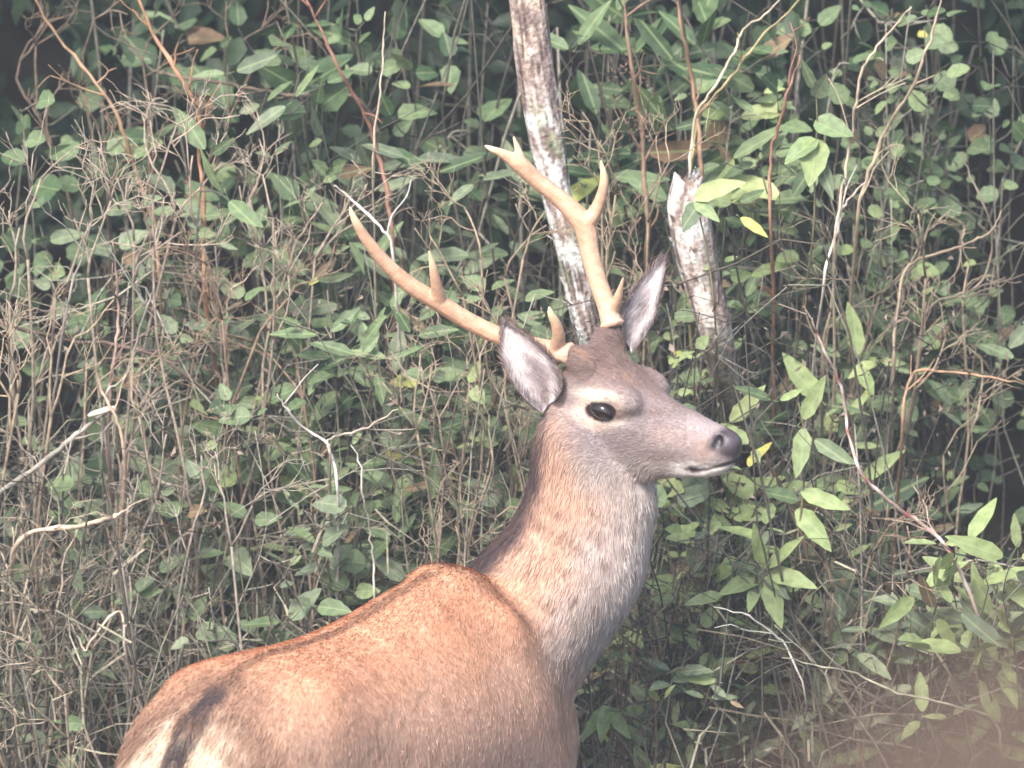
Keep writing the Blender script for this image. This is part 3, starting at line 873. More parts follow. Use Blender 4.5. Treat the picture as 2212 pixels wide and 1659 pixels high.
SH = [
 # label, u, v, ru, rv, count, kind, lenpx, mat, y, alt
 ('bramble bush with many small round green leaves high behind the short trunk', 'bush', 1900, 170, 260, 200, 290, 'round', 40, 'mid', 1.15, 'dark'),
 ('round leaved bramble bush climbing beside the dark hollow of the thicket', 'bush', 2090, 330, 170, 270, 230, 'round', 40, 'mid', 1.25, 'dark'),
 ('round leaved bush spreading below the long pale arching shoots', 'bush', 1900, 520, 190, 130, 140, 'round', 42, 'mid', 1.0, 'fresh'),
 ('shrub with bright lance shaped leaves level with the stag\'s muzzle', 'shrub', 1850, 900, 200, 160, 46, 'lance', 96, 'fresh', .55, 'mid'),
 ('shrub with drooping bright lance leaves by the red curving branch foot', 'shrub', 2090, 1240, 140, 90, 48, 'lance', 96, 'fresh', .40, 'grey'),
 ('low greyish leafed shrub half hidden behind the blurred brown grass', 'shrub', 1800, 1430, 300, 120, 60, 'lance', 66, 'grey', .7, 'mid'),
 ('shrub with long dark leaves between the two dead trunks', 'shrub', 1400, 190, 130, 150, 84, 'lance', 110, 'dark', 1.1, 'mid'),
 ('shrub with broad mid green leaves behind the top of the short trunk', 'shrub', 1600, 330, 150, 150, 70, 'lance', 100, 'mid', .95, 'fresh'),
 ('grey green shrub behind the forked tips of the far antler', 'shrub', 960, 380, 170, 150, 96, 'lance', 96, 'grey', 1.0, 'dark'),
 ('small fresh leaved shrub between the stag\'s two antlers', 'shrub', 1090, 640, 130, 120, 66, 'ovate', 52, 'mid', .8, 'fresh'),
 ('shrub with glossy spreading leaves left of the reddish leaning cane', 'shrub', 610, 240, 120, 110, 60, 'lance', 90, 'mid', .85, 'grey'),
 ('shrub with broad bright leaves hanging above the brown horizontal branch', 'shrub', 600, 40, 130, 70, 36, 'ovate', 84, 'dark', 1.05, 'mid'),
 ('bramble bush with rounded leaves in the gap left of the orange canes', 'bush', 110, 300, 110, 100, 48, 'round', 62, 'mid', 1.2, 'dark'),
 ('broad leaved low shrub among dry twigs under the two orange canes', 'shrub', 300, 500, 230, 100, 70, 'ovate', 66, 'grey', .85, 'mid'),
 ('shrub with pointed leaves behind the tip of the near antler', 'shrub', 640, 480, 200, 130, 90, 'lance', 78, 'mid', .9, 'grey'),
 ('dense mid green shrub under the near antler beam', 'shrub', 760, 720, 200, 130, 110, 'lance', 80, 'mid', .75, 'dark'),
 ('small leafed bush around the grey diagonal branch', 'bush', 400, 880, 230, 130, 80, 'ovate', 56, 'mid', .75, 'fresh'),
 ('grey leafed shrub below the white forked twig', 'shrub', 820, 1050, 170, 130, 60, 'lance', 72, 'grey', .75, 'mid'),
 ('scattered leafy sprig growing through dry tangle above the stag\'s rump', 'sprig', 320, 1110, 220, 120, 40, 'ovate', 56, 'mid', .7, 'grey'),
 ('leafy shrub just above the stag\'s back in front of dark stems', 'shrub', 780, 1190, 170, 90, 60, 'ovate', 66, 'grey', .6, 'mid'),
 ('thin sprig with few leaves behind the stag\'s hip', 'sprig', 540, 1250, 160, 100, 26, 'ovate', 56, 'grey', .6, 'mid'),
 ('sparse low sprig in the driest grass behind the rump patch', 'sprig', 140, 1380, 200, 180, 26, 'ovate', 46, 'grey', .6, 'mid'),
 ('fine small leafed bush wrapped round the short trunk', 'bush', 1540, 690, 110, 150, 90, 'ovate', 40, 'fresh', .62, 'mid'),
 ('leafy shrub right behind the stag\'s throat', 'shrub', 1490, 1090, 100, 140, 40, 'ovate', 62, 'fresh', .6, 'grey'),
 ('low small leafed sprig beside the stag\'s chest', 'sprig', 1400, 1500, 140, 130, 40, 'lance', 56, 'mid', .55, 'fresh'),
 ('shrub with serrated leaves under the hooked twig by the dark hollow', 'shrub', 2030, 760, 130, 130, 50, 'lance', 76, 'mid', .8, 'grey'),
 ('dark leafed shrub at the foot of the curving red branch', 'shrub', 1840, 1110, 150, 90, 30, 'lance', 110, 'dark', .8, 'grey'),
 ('dark undergrowth bush behind the near antler and the dry twigs', 'bush', 420, 220, 230, 180, 80, 'ovate', 66, 'dark', 1.5, 'mid'),
 ('greyish leafed bush filling the gap behind the stag\'s nape', 'bush', 980, 900, 130, 160, 90, 'ovate', 60, 'mid', .8, 'grey'),
 ('wide shaded shrub low behind the stag\'s back and dry stems', 'shrub', 620, 1060, 280, 170, 150, 'ovate', 72, 'mid', .95, 'grey'),
 ('low shaded bush at the foot of the dry tangle by the rump', 'bush', 200, 1250, 260, 250, 120, 'ovate', 60, 'grey', .9, 'mid'),
 ('leafy shrub deep behind the stag\'s chest and brown twigs', 'shrub', 1480, 1380, 200, 220, 110, 'lance', 76, 'mid', .85, 'grey'),
 ('leafy shrub deep behind the short trunk\'s foot', 'shrub', 1700, 1000, 160, 200, 90, 'lance', 80, 'mid', .9, 'dark'),
 ('shaded broad leafed bush under the lichen grey twig', 'bush', 330, 700, 220, 130, 100, 'ovate', 66, 'mid', .95, 'dark'),
 ('small leafed bush below the drooping bright lance leaves', 'bush', 2000, 1430, 220, 150, 110, 'ovate', 50, 'grey', .75, 'mid'),
 ('bush of small mid green leaves behind the far ear', 'bush', 1420, 640, 90, 130, 70, 'ovate', 52, 'mid', .85, 'fresh'),
 ('leafy bush high behind the thin upright straw stalk', 'bush', 900, 110, 150, 110, 90, 'ovate', 70, 'mid', 1.2, 'dark'),
 ('leafy bush high behind the bright kinked orange cane', 'bush', 380, 80, 130, 90, 60, 'ovate', 72, 'dark', 1.3, 'mid'),
 ('shrub of long leaves at the top of the seed head stem', 'shrub', 1290, 70, 100, 80, 60, 'lance', 92, 'mid', 1.1, 'dark'),
 ('bush with mixed green leaves behind the pale straw shoot', 'bush', 1620, 90, 110, 100, 90, 'ovate', 62, 'mid', 1.15, 'dark'),
 ('bright lance leafed shrub hanging over the brown grass edge', 'shrub', 2150, 1300, 100, 100, 44, 'lance', 92, 'fresh', .5, 'grey'),
 ('pale leafed shrub low between the star of leaves and the stag', 'shrub', 1560, 1480, 160, 130, 70, 'lance', 70, 'grey', .55, 'fresh'),
 ('grey green shrub under the curving red and white branch', 'shrub', 1880, 1330, 170, 110, 70, 'lance', 80, 'grey', .6, 'mid'),
 ('broad pale leafed bush just below the stag\'s chin', 'bush', 1560, 1120, 100, 80, 36, 'ovate', 70, 'fresh', .7, 'mid'),
]
for i, (lab, cat, u, v, ru, rv, cnt, kind, lp, mt, y, alt) in enumerate(SH):
    nm = {'bush': 'bramble_bush' if kind == 'round' else 'leafy_bush', 'shrub': 'leafy_shrub', 'sprig': 'leafy_sprig'}[cat]
    if v > 400 and (u < 1100 or v > 1000): cnt = min(290, int(cnt * 1.55))
    shrub(nm, lab, cat, u, v, ru, rv, cnt, kind, lp, mt, y, seed=i + 1, alt=alt)

# star of leaves: one upright plant with leaves set where the photograph shows them
def placed_plant(name, label, cat, stem_px, y, leaves, seed):
    rr = random.Random(seed)
    p0 = P(stem_px[-1][0], stem_px[-1][1], y)
    root = np.array([p0[0], y, ground(p0[0], y)])
    T = thing(name, root, label, cat)
    pts = [P(a, b_, y) for a, b_ in stem_px]
    tl = wander(pts[-1], root + np.array([.03, .38, 0]), 6, .02, rr)[1:]; tl[:3, 1] += np.array([.12, .14, .08]); pts = pts + list(tl)
    b = MB(); pp = catmull(pts, 4); b.tube(pp, np.linspace(.0015, .0030, len(pp)), 5, srgb(112, 108, 80)); b.build('stem', M['twig'], T)
    for (u0, v0, u1, v1, kind, mt, lean) in leaves:
        a = P(u0, v0, y); e = P(u1, v1, y - lean)
        d = e - a; ln = np.linalg.norm(d)
        put_leaf(a, d, np.array([-.2, -.9, .55]) + nz(rr, .2), ln, kind, mt, T, rr)
placed_plant('leafy_sprig', 'upright plant with a star of pale lance shaped leaves right of the stag\'s chest', 'plant',
    [(1640, 1150), (1650, 1230), (1640, 1320)], .42,
    [(1650, 1228, 1635, 1130, 'lance', 'fresh', .02), (1655, 1228, 1740, 1165, 'lance', 'fresh', .03), (1660, 1240, 1765, 1255, 'lance', 'fresh', .04),
     (1652, 1245, 1695, 1350, 'lance', 'fresh', .05), (1645, 1240, 1560, 1285, 'lance', 'fresh', .05), (1640, 1232, 1570, 1215, 'lance', 'mid', .03),
     (1640, 1255, 1610, 1320, 'lance', 'fresh', .05), (1560, 1285, 1475, 1300, 'lance', 'fresh', .02), (1668, 1250, 1700, 1300, 'lance', 'grey', .04)], 3)
placed_plant('leafy_sprig', 'plant with big single pointed leaves standing on a thin stem near the muzzle', 'plant',
    [(1725, 870), (1740, 960), (1735, 1060), (1720, 1200)], .45,
    [(1733, 905, 1792, 815, 'lance', 'fresh', .03), (1735, 925, 1730, 1030, 'lance', 'fresh', .04), (1760, 950, 1845, 1010, 'lance', 'mid', .04),
     (1730, 1060, 1835, 1110, 'lance', 'fresh', .04), (1725, 1080, 1650, 1060, 'lance', 'mid', .03), (1720, 1100, 1800, 1180, 'lance', 'fresh', .05)], 4)
placed_plant('leafy_sprig', 'stem with broad pale leaves spreading from the reddish orange cane', 'plant',
    [(1762, 190), (1765, 260), (1760, 360), (1755, 520)], .62,
    [(1760, 262, 1840, 300, 'ovate', 'fresh', .02), (1762, 300, 1695, 350, 'ovate', 'fresh', .04), (1765, 300, 1750, 400, 'ovate', 'fresh', .05),
     (1765, 330, 1800, 430, 'lance', 'grey', .03), (1762, 195, 1730, 130, 'lance', 'mid', .02), (1762, 210, 1790, 160, 'ovate', 'grey', .03)], 5)
placed_plant('leafy_sprig', 'sprig of yellowish pointed leaves at the broken top of the short trunk', 'plant',
    [(1505, 440), (1530, 560), (1545, 700)], .50,
    [(1500, 430, 1600, 380, 'lance', 'fresh', .03), (1500, 435, 1555, 470, 'lance', 'fresh', .04), (1510, 440, 1470, 500, 'ovate', 'mid', .02), (1600, 470, 1660, 510, 'lance', 'yellow', .02)], 6)
placed_plant('leafy_sprig', 'low pair of bright drooping leaves beside the stag\'s lower chest', 'plant',
    [(1310, 1510), (1320, 1560), (1315, 1640)], .40,
    [(1312, 1525, 1255, 1600, 'lance', 'fresh', .04), (1315, 1525, 1290, 1605, 'lance', 'fresh', .05), (1320, 1530, 1355, 1600, 'lance', 'fresh', .05)], 7)

# ---- single canes and branches that can be picked out
CANES = [
 # label, name, [(u,v)...] ends at the root side, y, radius px, colour, n twigs
 ('long orange brown cane leaning left, first beside the forked orange cane', 'cane', [(60, -30), (110, 60), (175, 140), (240, 225), (268, 290), (285, 345), (312, 420), (335, 500), (345, 640)], .80, 5.5, (170, 130, 88), 5),
 ('bright orange cane with a kink, rising from dry twigs left of the shrub', 'cane', [(290, -20), (325, 60), (365, 130), (408, 195), (432, 250), (430, 330), (437, 420), (441, 520), (445, 660)], .78, 6.5, (182, 126, 80), 6),
 ('reddish brown leaning cane rising behind the near antler tip', 'cane', [(650, -20), (690, 60), (728, 140), (770, 215), (800, 275), (822, 350), (838, 440), (850, 560)], .8, 6, (150, 98, 72), 4),
 ('straight brown stem with dried seed heads between the two trunks', 'cane', [(1350, -20), (1356, 90), (1372, 190), (1385, 255), (1388, 330), (1394, 430), (1400, 540)], .75, 7, (140, 108, 80), 9),
 ('orange brown forked cane right of the seed head stem', 'cane', [(1462, -20), (1472, 60), (1488, 130), (1500, 210), (1505, 250), (1512, 330), (1515, 430)], .70, 7, (156, 118, 80), 2),
 ('pale straw shoot bowing up from the forked cane', 'shoot', [(1700, -15), (1650, 35), (1605, 62), (1585, 110), (1560, 160), (1530, 205), (1505, 245), (1495, 300), (1490, 420)], .69, 4, (206, 190, 150), 0),
 ('yellowish thin shoot crossing behind the pale straw shoot', 'shoot', [(1740, -15), (1690, 40), (1640, 85), (1600, 140), (1560, 190), (1520, 235), (1500, 300), (1492, 430)], .73, 4, (176, 158, 92), 1),
 ('long pale curved stem arching over the bramble leaves', 'shoot', [(1968, 15), (1925, 65), (1885, 110), (1860, 160), (1848, 220), (1838, 300), (1825, 380), (1812, 450), (1800, 560)], .60, 4, (196, 172, 138), 3),
 ('light brown arching stem beside the long pale curved stem', 'shoot', [(2035, -20), (2015, 70), (1995, 120), (1975, 180), (1945, 230), (1905, 300), (1880, 370), (1850, 480)], .66, 5, (168, 146, 112), 3),
 ('short reddish orange cane among round bramble leaves', 'cane', [(1730, 120), (1712, 165), (1695, 220), (1680, 280), (1666, 330), (1663, 400), (1665, 500)], .60, 5, (160, 110, 76), 2),
 ('curving red and white branch sweeping down past the bright leaves', 'branch', [(1752, 685), (1775, 745), (1800, 800), (1825, 870), (1832, 930), (1850, 1000), (1880, 1045), (1930, 1090), (1990, 1130), (2040, 1180), (2085, 1260), (2120, 1380)], .38, 5, (178, 148, 130), 4),
 ('bleached forked twig with a long pale arm above the stag\'s back', 'twig', [(598, 848), (620, 885), (655, 925), (702, 952), (720, 1000), (730, 1080)], .42, 4, (214, 204, 196), 1),
 ('grey brown crooked twig arm reaching toward the bleached forked twig', 'twig', [(858, 882), (820, 910), (770, 930), (722, 945), (706, 958), (715, 1010)], .43, 3.5, (186, 168, 146), 1),
 ('thin upright straw stalk above the grey green shrub', 'stalk', [(832, 25), (828, 80), (826, 150), (818, 220), (808, 300), (806, 420)], .62, 3, (190, 172, 140), 1),
 ('brown horizontal branch behind the orange canes', 'branch', [(280, 100), (330, 150), (400, 168), (480, 178), (560, 195), (640, 205), (730, 200), (790, 230), (830, 330), (850, 480)], 1.1, 6, (112, 96, 76), 5),
 ('grey diagonal branch with a bright broken white end', 'branch', [(232, 888), (190, 920), (140, 960), (90, 1000), (40, 1035), (-20, 1080), (-80, 1160)], .50, 8, (158, 150, 134), 2),
 ('dark thorny cane crossing low behind the thin grey twigs', 'cane', [(520, 900), (430, 830), (340, 770), (250, 745), (150, 735), (60, 715), (-30, 700), (-90, 800)], .72, 5.5, (116, 92, 78), 3),
 ('slim lichen grey twig curving upward by the white broken end', 'twig', [(335, 615), (320, 660), (300, 720), (282, 790), (255, 830), (228, 850), (222, 920), (220, 1020)], .52, 4.5, (150, 146, 128), 4),
 ('reddish upright stem left of the lichen grey twig', 'stem', [(244, 520), (252, 600), (255, 680), (250, 750), (240, 810), (236, 900), (235, 1020)], .54, 5, (164, 128, 110), 3),
 ('pale splintered upright stem above the white broken end', 'stem', [(200, 770), (212, 820), (225, 860), (245, 890), (262, 940), (270, 1020)], .48, 5, (182, 150, 118), 1),
 ('tall thin grey stem at the dark left hollow', 'stem', [(190, 480), (175, 560), (150, 640), (132, 740), (118, 850), (100, 980), (80, 1110)], .56, 4, (132, 122, 112), 5),
 ('hooked brown twig arching round the dark hollow', 'twig', [(2165, 455), (2140, 500), (2100, 520), (2050, 540), (1985, 560), (1950, 600), (1935, 700), (1930, 820)], .70, 4.5, (150, 130, 100), 2),
 ('hanging curved twig drooping into the dark hollow', 'twig', [(2075, 330), (2105, 400), (2140, 480), (2140, 560), (2110, 620), (2060, 640), (2010, 660), (1985, 740), (1975, 860)], .78, 4, (138, 120, 96), 3),
 ('straight reddish twig behind the star of leaves', 'twig', [(2212, 830), (2140, 815), (2060, 805), (1990, 800), (1960, 830), (1950, 920)], .55, 4.5, (168, 128, 88), 2),
 ('short bone white twig standing in the bramble', 'twig', [(1868, 395), (1845, 420), (1820, 450), (1808, 500), (1790, 560), (1775, 640)], .58, 4, (212, 196, 180), 1),
 ('pale stick poking up left of the near antler tip', 'stick', [(720, 400), (745, 418), (775, 445), (820, 490), (850, 560)], .60, 4, (222, 210, 196), 1),
 ('broken bleached stick lying across the dry tangle', 'stick', [(270, 1100), (240, 1118), (215, 1125), (160, 1140), (90, 1145), (30, 1190)], .45, 7, (216, 186, 150), 1),
 ('forked light twig in the dry grass behind the rump', 'twig', [(150, 1345), (170, 1380), (185, 1405), (215, 1360), (260, 1320), (275, 1420)], .42, 4, (206, 184, 158), 1),
 ('long thin pale stem dropping to the stag\'s back', 'stem', [(760, 960), (780, 1010), (785, 1080), (800, 1150), (806, 1210), (810, 1300)], .45, 3, (196, 188, 170), 1),
 ('slender white stem crossing the low shrub at the brown grass', 'stem', [(1540, 1310), (1600, 1325), (1660, 1360), (1700, 1400), (1740, 1500)], .36, 3, (206, 200, 186), 1),
 ('thin arching grey stem over the blurred brown grass', 'stem', [(1690, 1420), (1780, 1440), (1850, 1455), (1920, 1490), (2000, 1510), (2080, 1530), (2150, 1560), (2160, 1659)], .34, 3.5, (170, 164, 132), 2),
 ('dead brown stem between muzzle and curving branch', 'stem', [(1640, 940), (1660, 1000), (1690, 1060), (1720, 1130), (1740, 1180), (1745, 1260)], .6, 6, (110, 84, 68), 3),
]
def make_cane(i, label, name, px, y, rpx, c, ntw):
    rr = random.Random(i * 13 + 1)
    pts = [P(u, v, y + .02 * math.sin(k * 1.3 + i)) for k, (u, v) in enumerate(px)]
    last = pts[-1]
    root = np.array([last[0] + rr.gauss(0, .06), y + .42, 0]); root[2] = ground(root[0], root[1]) - .02
    T = thing({'stem': 'dead_stalk', 'cane': 'cane', 'shoot': 'pale_shoot', 'branch': 'bare_branch', 'twig': 'bare_twig', 'stalk': 'dry_stalk', 'stick': 'dry_stick'}[name], [root[0], root[1], root[2] + .02], label, name)
    tail = wander(last, root, 6, .02, rr)[1:]; tail[:3, 1] += np.array([.12, .14, .08])
    path = catmull(np.vstack([pts, tail]), 4)
    m = len(path)
    path = path + np.array([nz(rr, .0012) for _ in range(m)])
    rad = np.interp(np.linspace(0, 1, m), [0, .12, .5, 1], [.35, .70, .85, .75]) * rpx * PXM
    rad *= 1 + .12 * np.array([rr.gauss(0, 1) for _ in range(m)])
    base = srgb(*c); base = base * .88 * (1 - .25) + .25 * base.mean()
    cols_ = np.array([base * (1 + .18 * math.sin(k * .9 + i) + rr.gauss(0, .10)) for k in range(m)])
    if 'red and white' in label: cols_[::5] = srgb(214, 196, 190); cols_[2::7] = srgb(150, 86, 80)
    b = MB(); b.tube(path, np.clip(rad, .0010, 1), 7, np.repeat(np.clip(cols_, 0, 1), 7, axis=0))
    b.build('stem', M['cane'], T)
    for k in range(ntw):
        j = rr.randrange(2, max(3, int(m * .65))); p = path[j]
        td = unit(path[j - 1] - path[j])
        d = unit(td * .8 + np.array([rr.gauss(0, .8), rr.gauss(-.1, .4), rr.gauss(.2, .4)]))
        e = p + d * rr.uniform(.04, .13)
        tw = catmull(wander(p, e, 4, .006, rr), 3)
        b = MB(); b.tube(tw, np.linspace(rpx * PXM * .5, .0009, len(tw)), 5, np.clip(base * rr.uniform(.75, 1.1), 0, 1))
        for q in range(rr.randrange(0, 3)):
            jj = rr.randrange(2, len(tw)); d2 = unit(d + nz(rr, .5)); 
            t2 = catmull(np.array([tw[jj], tw[jj] + d2 * .02 + nz(rr, .003), tw[jj] + d2 * rr.uniform(.03, .06)]), 2)
            b.tube(t2, np.linspace(.0011, .0007, len(t2)), 4, np.clip(base * .95, 0, 1))
        b.build('side_twig', M['cane'], T)
    if 'seed heads' in label:
        for k in range(7):
            j = rr.randrange(2, int(m * .55)); p = path[j] + nz(rr, .012)
            b = MB()
            for q in range(26):
                o_ = p + nz(rr, .013); d2 = unit(nz(rr)) * .006; d3 = unit(nz(rr)) * .005
                b.add([o_, o_ + d2, o_ + d3], [(0, 1, 2)], srgb(120, 104, 92) * rr.uniform(.6, 1.3))
            b.build('seed_head', M['crisp'], T, False)
    if 'broken white end' in label:
        b = MB(); p = P(190, 898, y - .02); q = P(248, 880, y - .02)
        b.tube(catmull([p, (p + q) / 2, q], 3), [.002, .0048, .0056, .0052, .0058, .0050, .003], 7, srgb(226, 216, 202)); b.build('broken_end', M['cane'], T)
for i, row in enumerate(CANES): make_cane(i, *row)

# ---- bare twiggy bushes: forked dry branchwork, paler towards the tips
def twig_bush(label, spots, y, c, size, seed, group=None):
    """spots: view points where a fan of forked twigs ends"""
    rr = random.Random(seed * 19 + 3)
    p0 = P(spots[0][0], spots[0][1], y); root = np.array([p0[0], y + .03, 0]); root[2] = ground(root[0], root[1])
    T = thing('twig_bush', root, label, 'bush', group)
    base = srgb(*c)
    def grow(b, p, d, L, r, depth):
        n = 4; q = p; pts = [p]
        dd = d
        for k in range(n):
            dd = unit(dd + nz(rr, .20) + np.array([0, 0, .05])); q = q + dd * L / n; pts.append(q)
        cc = base * rr.uniform(.8, 1.15) * (1 + .16 * (3 - depth))
        m = len(pts)
        b.tube(np.array(pts), np.linspace(r, r * .62, m), 5 if depth > 1 else 4, np.clip(cc, 0, .9))
        if depth == 0: return
        for k in range(rr.choice((2, 2, 3, 3))):
            j = rr.randrange(2, m); sp = rr.choice((-1, 1)) * rr.uniform(.35, .95)
            perp = unit(np.cross(dd, [0, 1, 0])) * sp + np.array([0, rr.gauss(-.05, .3), 0])
            grow(b, pts[j], unit(dd + perp), L * rr.uniform(.45, .8), r * .58, depth - 1)
    for (u, v) in spots:
        tip = P(u, v, y + rr.uniform(-.08, .08)); b0 = root + np.array([(tip[0] - root[0]) * .5 + rr.gauss(0, .03), rr.uniform(-.05, .1), -.02])
        b = MB()
        path = catmull(wander(b0, tip, 8, .034, rr), 3); m = len(path)
        b.tube(path, np.linspace(.0036, .0024, m) * size, 6, base * rr.uniform(.6, .9))
        for k in range(3):
            j = m - 1 if k == 0 else rr.randrange(int(m * .6), m)
            d = unit(path[j] - path[j - 2] + nz(rr, .004))
            grow(b, path[j], unit(d + np.array([rr.gauss(0, .35), rr.gauss(0, .15), .1])), rr.uniform(.08, .15) * size ** .5, .0026 * size, 3)
        b.build('branch', M['twig'], T)
TB = [
 ('fan of forked pale twigs between the two orange canes\' feet', [(380, 470), (330, 430), (430, 500), (290, 520)], .66, (168, 152, 136), 1.0),
 ('bare twiggy bush with pale ends in the left dark hollow', [(120, 640), (60, 560), (190, 600), (20, 650)], .62, (150, 138, 122), 1.1),
 ('crooked leafless bush beside the grey diagonal branch', [(110, 900), (40, 850), (180, 960), (300, 900)], .58, (160, 142, 120), 1.1),
 ('dense fan of straight pale twigs left of the near antler', [(590, 470), (640, 520), (540, 430), (680, 560)], .70, (156, 142, 126), .9),
 ('bare forked twigs just below the near antler tine', [(1040, 560), (1000, 640), (1090, 600), (1130, 560)], .62, (150, 134, 114), .9),
 ('leafless brown bush above the bleached forked twig', [(560, 720), (480, 690), (640, 780), (420, 760)], .72, (136, 116, 98), 1.0),
 ('tangled bare bush behind the stag\'s nape', [(960, 980), (900, 930), (1010, 900), (1060, 1020)], .55, (152, 136, 118), .9),
 ('grey leafless bush rising over the stag\'s hip', [(420, 1130), (340, 1080), (500, 1180), (260, 1200)], .48, (146, 136, 124), 1.0),
 ('bare bush in the dry grass beside the rump patch', [(120, 1330), (60, 1250), (200, 1400), (140, 1500)], .45, (160, 146, 128), 1.0),
 ('spindly bare bush between the bright leaves and brown grass', [(1880, 1200), (1960, 1260), (1800, 1280), (1720, 1330)], .50, (140, 122, 104), .9),
 ('thin dark branchwork high behind the orange canes', [(180, 200), (320, 240), (480, 300), (80, 240), (540, 160)], 1.15, (112, 98, 84), 1.2),
 ('grey branchwork under the round bramble leaves', [(1900, 640), (2000, 600), (1800, 620), (2080, 680)], .75, (146, 132, 112), 1.0),
 ('brown twiggy bush left of the stag\'s chest shrub', [(1380, 1400), (1450, 1340), (1520, 1440), (1340, 1520)], .5, (134, 112, 94), .8),
 ('leafless pale bush rising right of the tall leaning trunk', [(1330, 420), (1400, 480), (1300, 340), (1370, 560)], .68, (148, 132, 112), .9),
]
for i, (lab, sp, y, c, sz) in enumerate(TB): twig_bush(lab, sp, y, c, sz, i + 1)

# ---- two dead trunks, bark in ridges with lichen
def trunk(label, rows, y, seed, jag, paint):
    rr = random.Random(seed)
    pts = np.array([P((a + b_) / 2, v, y + max(0, v - 720) / 300 * .35) for v, a, b_ in rows]); rad = np.array([(b_ - a) / 2 * PXM for v, a, b_ in rows])
    root = np.array([pts[-1][0] + .05, pts[-1][1] + .25, 0]); root[2] = ground(root[0], root[1]) - .03
    T = thing('dead_tree', [root[0], root[1], root[2] + .03], label, 'dead tree')
    pts = np.vstack([pts, (pts[-1] + root) / 2, root]); rad = np.append(rad, [rad[-1] * 1.05, rad[-1] * 1.25])
    path = catmull(pts, 10); rr_ = catmull(np.c_[rad, rad], 10)[:, 0]
    m = len(path); n = 40
    t = unit(np.gradient(path, axis=0)); a = unit(np.cross(t, [0, 1, 0])); b_ = np.cross(t, a)
    ang = np.arange(n) * 2 * math.pi / n
    V = np.zeros((m, n, 3)); C = np.zeros((m, n, 3))
    lich = srgb(214, 214, 210); bark1 = srgb(128, 110, 104); bark2 = srgb(178, 164, 156); dk = srgb(66, 56, 54); grn = srgb(156, 170, 138); wood = srgb(196, 176, 160)
    zz = path[:, 2][:, None] * np.ones((1, n)); q = np.stack([zz * 1.0, np.cos(ang)[None, :] * .03 + 0 * zz, np.sin(ang)[None, :] * .03 + 0 * zz], 2)
    def nzf(f1, f2, sd):
        g = np.random.default_rng(sd); out = 0
        for k in range(5):
            A = g.normal(0, 1, 3) * [f1, f2, f2] * (1.6 ** k); out = out + np.sin(q @ A + g.random() * 6.28) / (1.25 ** k)
        return out / 2.4
    ridge = nzf(14, 150, seed + 1); lump = nzf(9, 30, seed + 2); pl = nzf(22, 60, seed + 3); pf = nzf(60, 120, seed + 4)
    rad2 = rr_[:, None] * (1 + .07 * ridge + .06 * lump)
    V = path[:, None] + rad2[..., None] * (a[:, None] * np.cos(ang)[None, :, None] + b_[:, None] * np.sin(ang)[None, :, None])
    # jagged broken top
    for j in range(n):
        lift = jag(ang[j]) + rr.gauss(0, .006)
        V[:4, j] += t[0] * -1 * lift * np.array([1, .6, .3, .1])[:, None]
    mix = lambda c, k, w: c + (k - c) * np.clip(w, 0, 1)[..., None]
    C = np.ones((m, n, 1)) * bark1
    C = mix(C, bark2, sstep(-.2, .7, ridge + .4 * pf))
    vv = project(path)[1][:, None]
    C = mix(C, wood, paint['wood'](vv) * sstep(-.4, .4, pl))
    C = mix(C, lich, paint['lichen'](vv) * sstep(-.1, .35, pl + .45 * pf) * .95)
    C = mix(C, grn, paint['green'](vv) * sstep(.2, .6, -pl + .3 * pf) * .8)
    C = mix(C, dk, sstep(-.45, -.9, ridge) * .8)
    f = []
    for i in range(m - 1):
        for j in range(n):
            k = (j + 1) % n; f.append((i * n + j, i * n + k, (i + 1) * n + k, (i + 1) * n + j))
    verts = np.vstack([V.reshape(-1, 3), [V[0].mean(0) + t[0] * .012]]); cc = np.vstack([C.reshape(-1, 3), [srgb(150, 120, 96)]])
    for j in range(n): f.append((m * n, (j + 1) % n, j))
    b = MB(); b.add(verts, f, cc); b.build('trunk', M['bark'], T)
    # loose flakes of bark and lichen crusts standing proud
    for k in range(26):
        i = rr.randrange(12, int(m * .7)); j = rr.randrange(n)
        p = V[i, j]; nn = unit(p - path[i]); ax = t[i] * -1; sd = np.cross(ax, nn)
        L = rr.uniform(.010, .026); w = rr.uniform(.002, .005); h = rr.uniform(.002, .007)
        isl = rr.random() < .55
        c = (lich if isl else bark1) * rr.uniform(.8, 1.1)
        vs = [p - sd * w, p + sd * w * .8, p + ax * L * .6 + sd * w + nn * h, p + ax * L + nn * h * 1.6, p + ax * L * .7 - sd * w * .9 + nn * h * .7, p + nn * .002 + ax * L * .4]
        b = MB(); b.add(vs, [(0, 1, 5), (1, 2, 5), (2, 3, 5), (3, 4, 5), (4, 0, 5)], np.clip(c, 0, 1)); b.build('bark_flake', M['bark'], T, False)
    return T
one = lambda v: np.ones_like(v)
trunk('tall leaning dead trunk with white lichen behind the far antler',
      [(-10, 1098, 1178), (60, 1108, 1186), (140, 1116, 1196), (220, 1130, 1208), (300, 1143, 1222), (400, 1166, 1232), (500, 1190, 1252), (600, 1214, 1274), (700, 1236, 1294), (780, 1256, 1312), (900, 1285, 1345)],
      .72, 5, lambda a: .055 * max(0, -math.cos(a)) - .02 * max(0, math.cos(a)),
      dict(wood=lambda v: sstep(190, 60, v), lichen=lambda v: sstep(180, 260, v), green=lambda v: np.exp(-((v - 290) / 60) ** 2) + np.exp(-((v - 560) / 60) ** 2)))
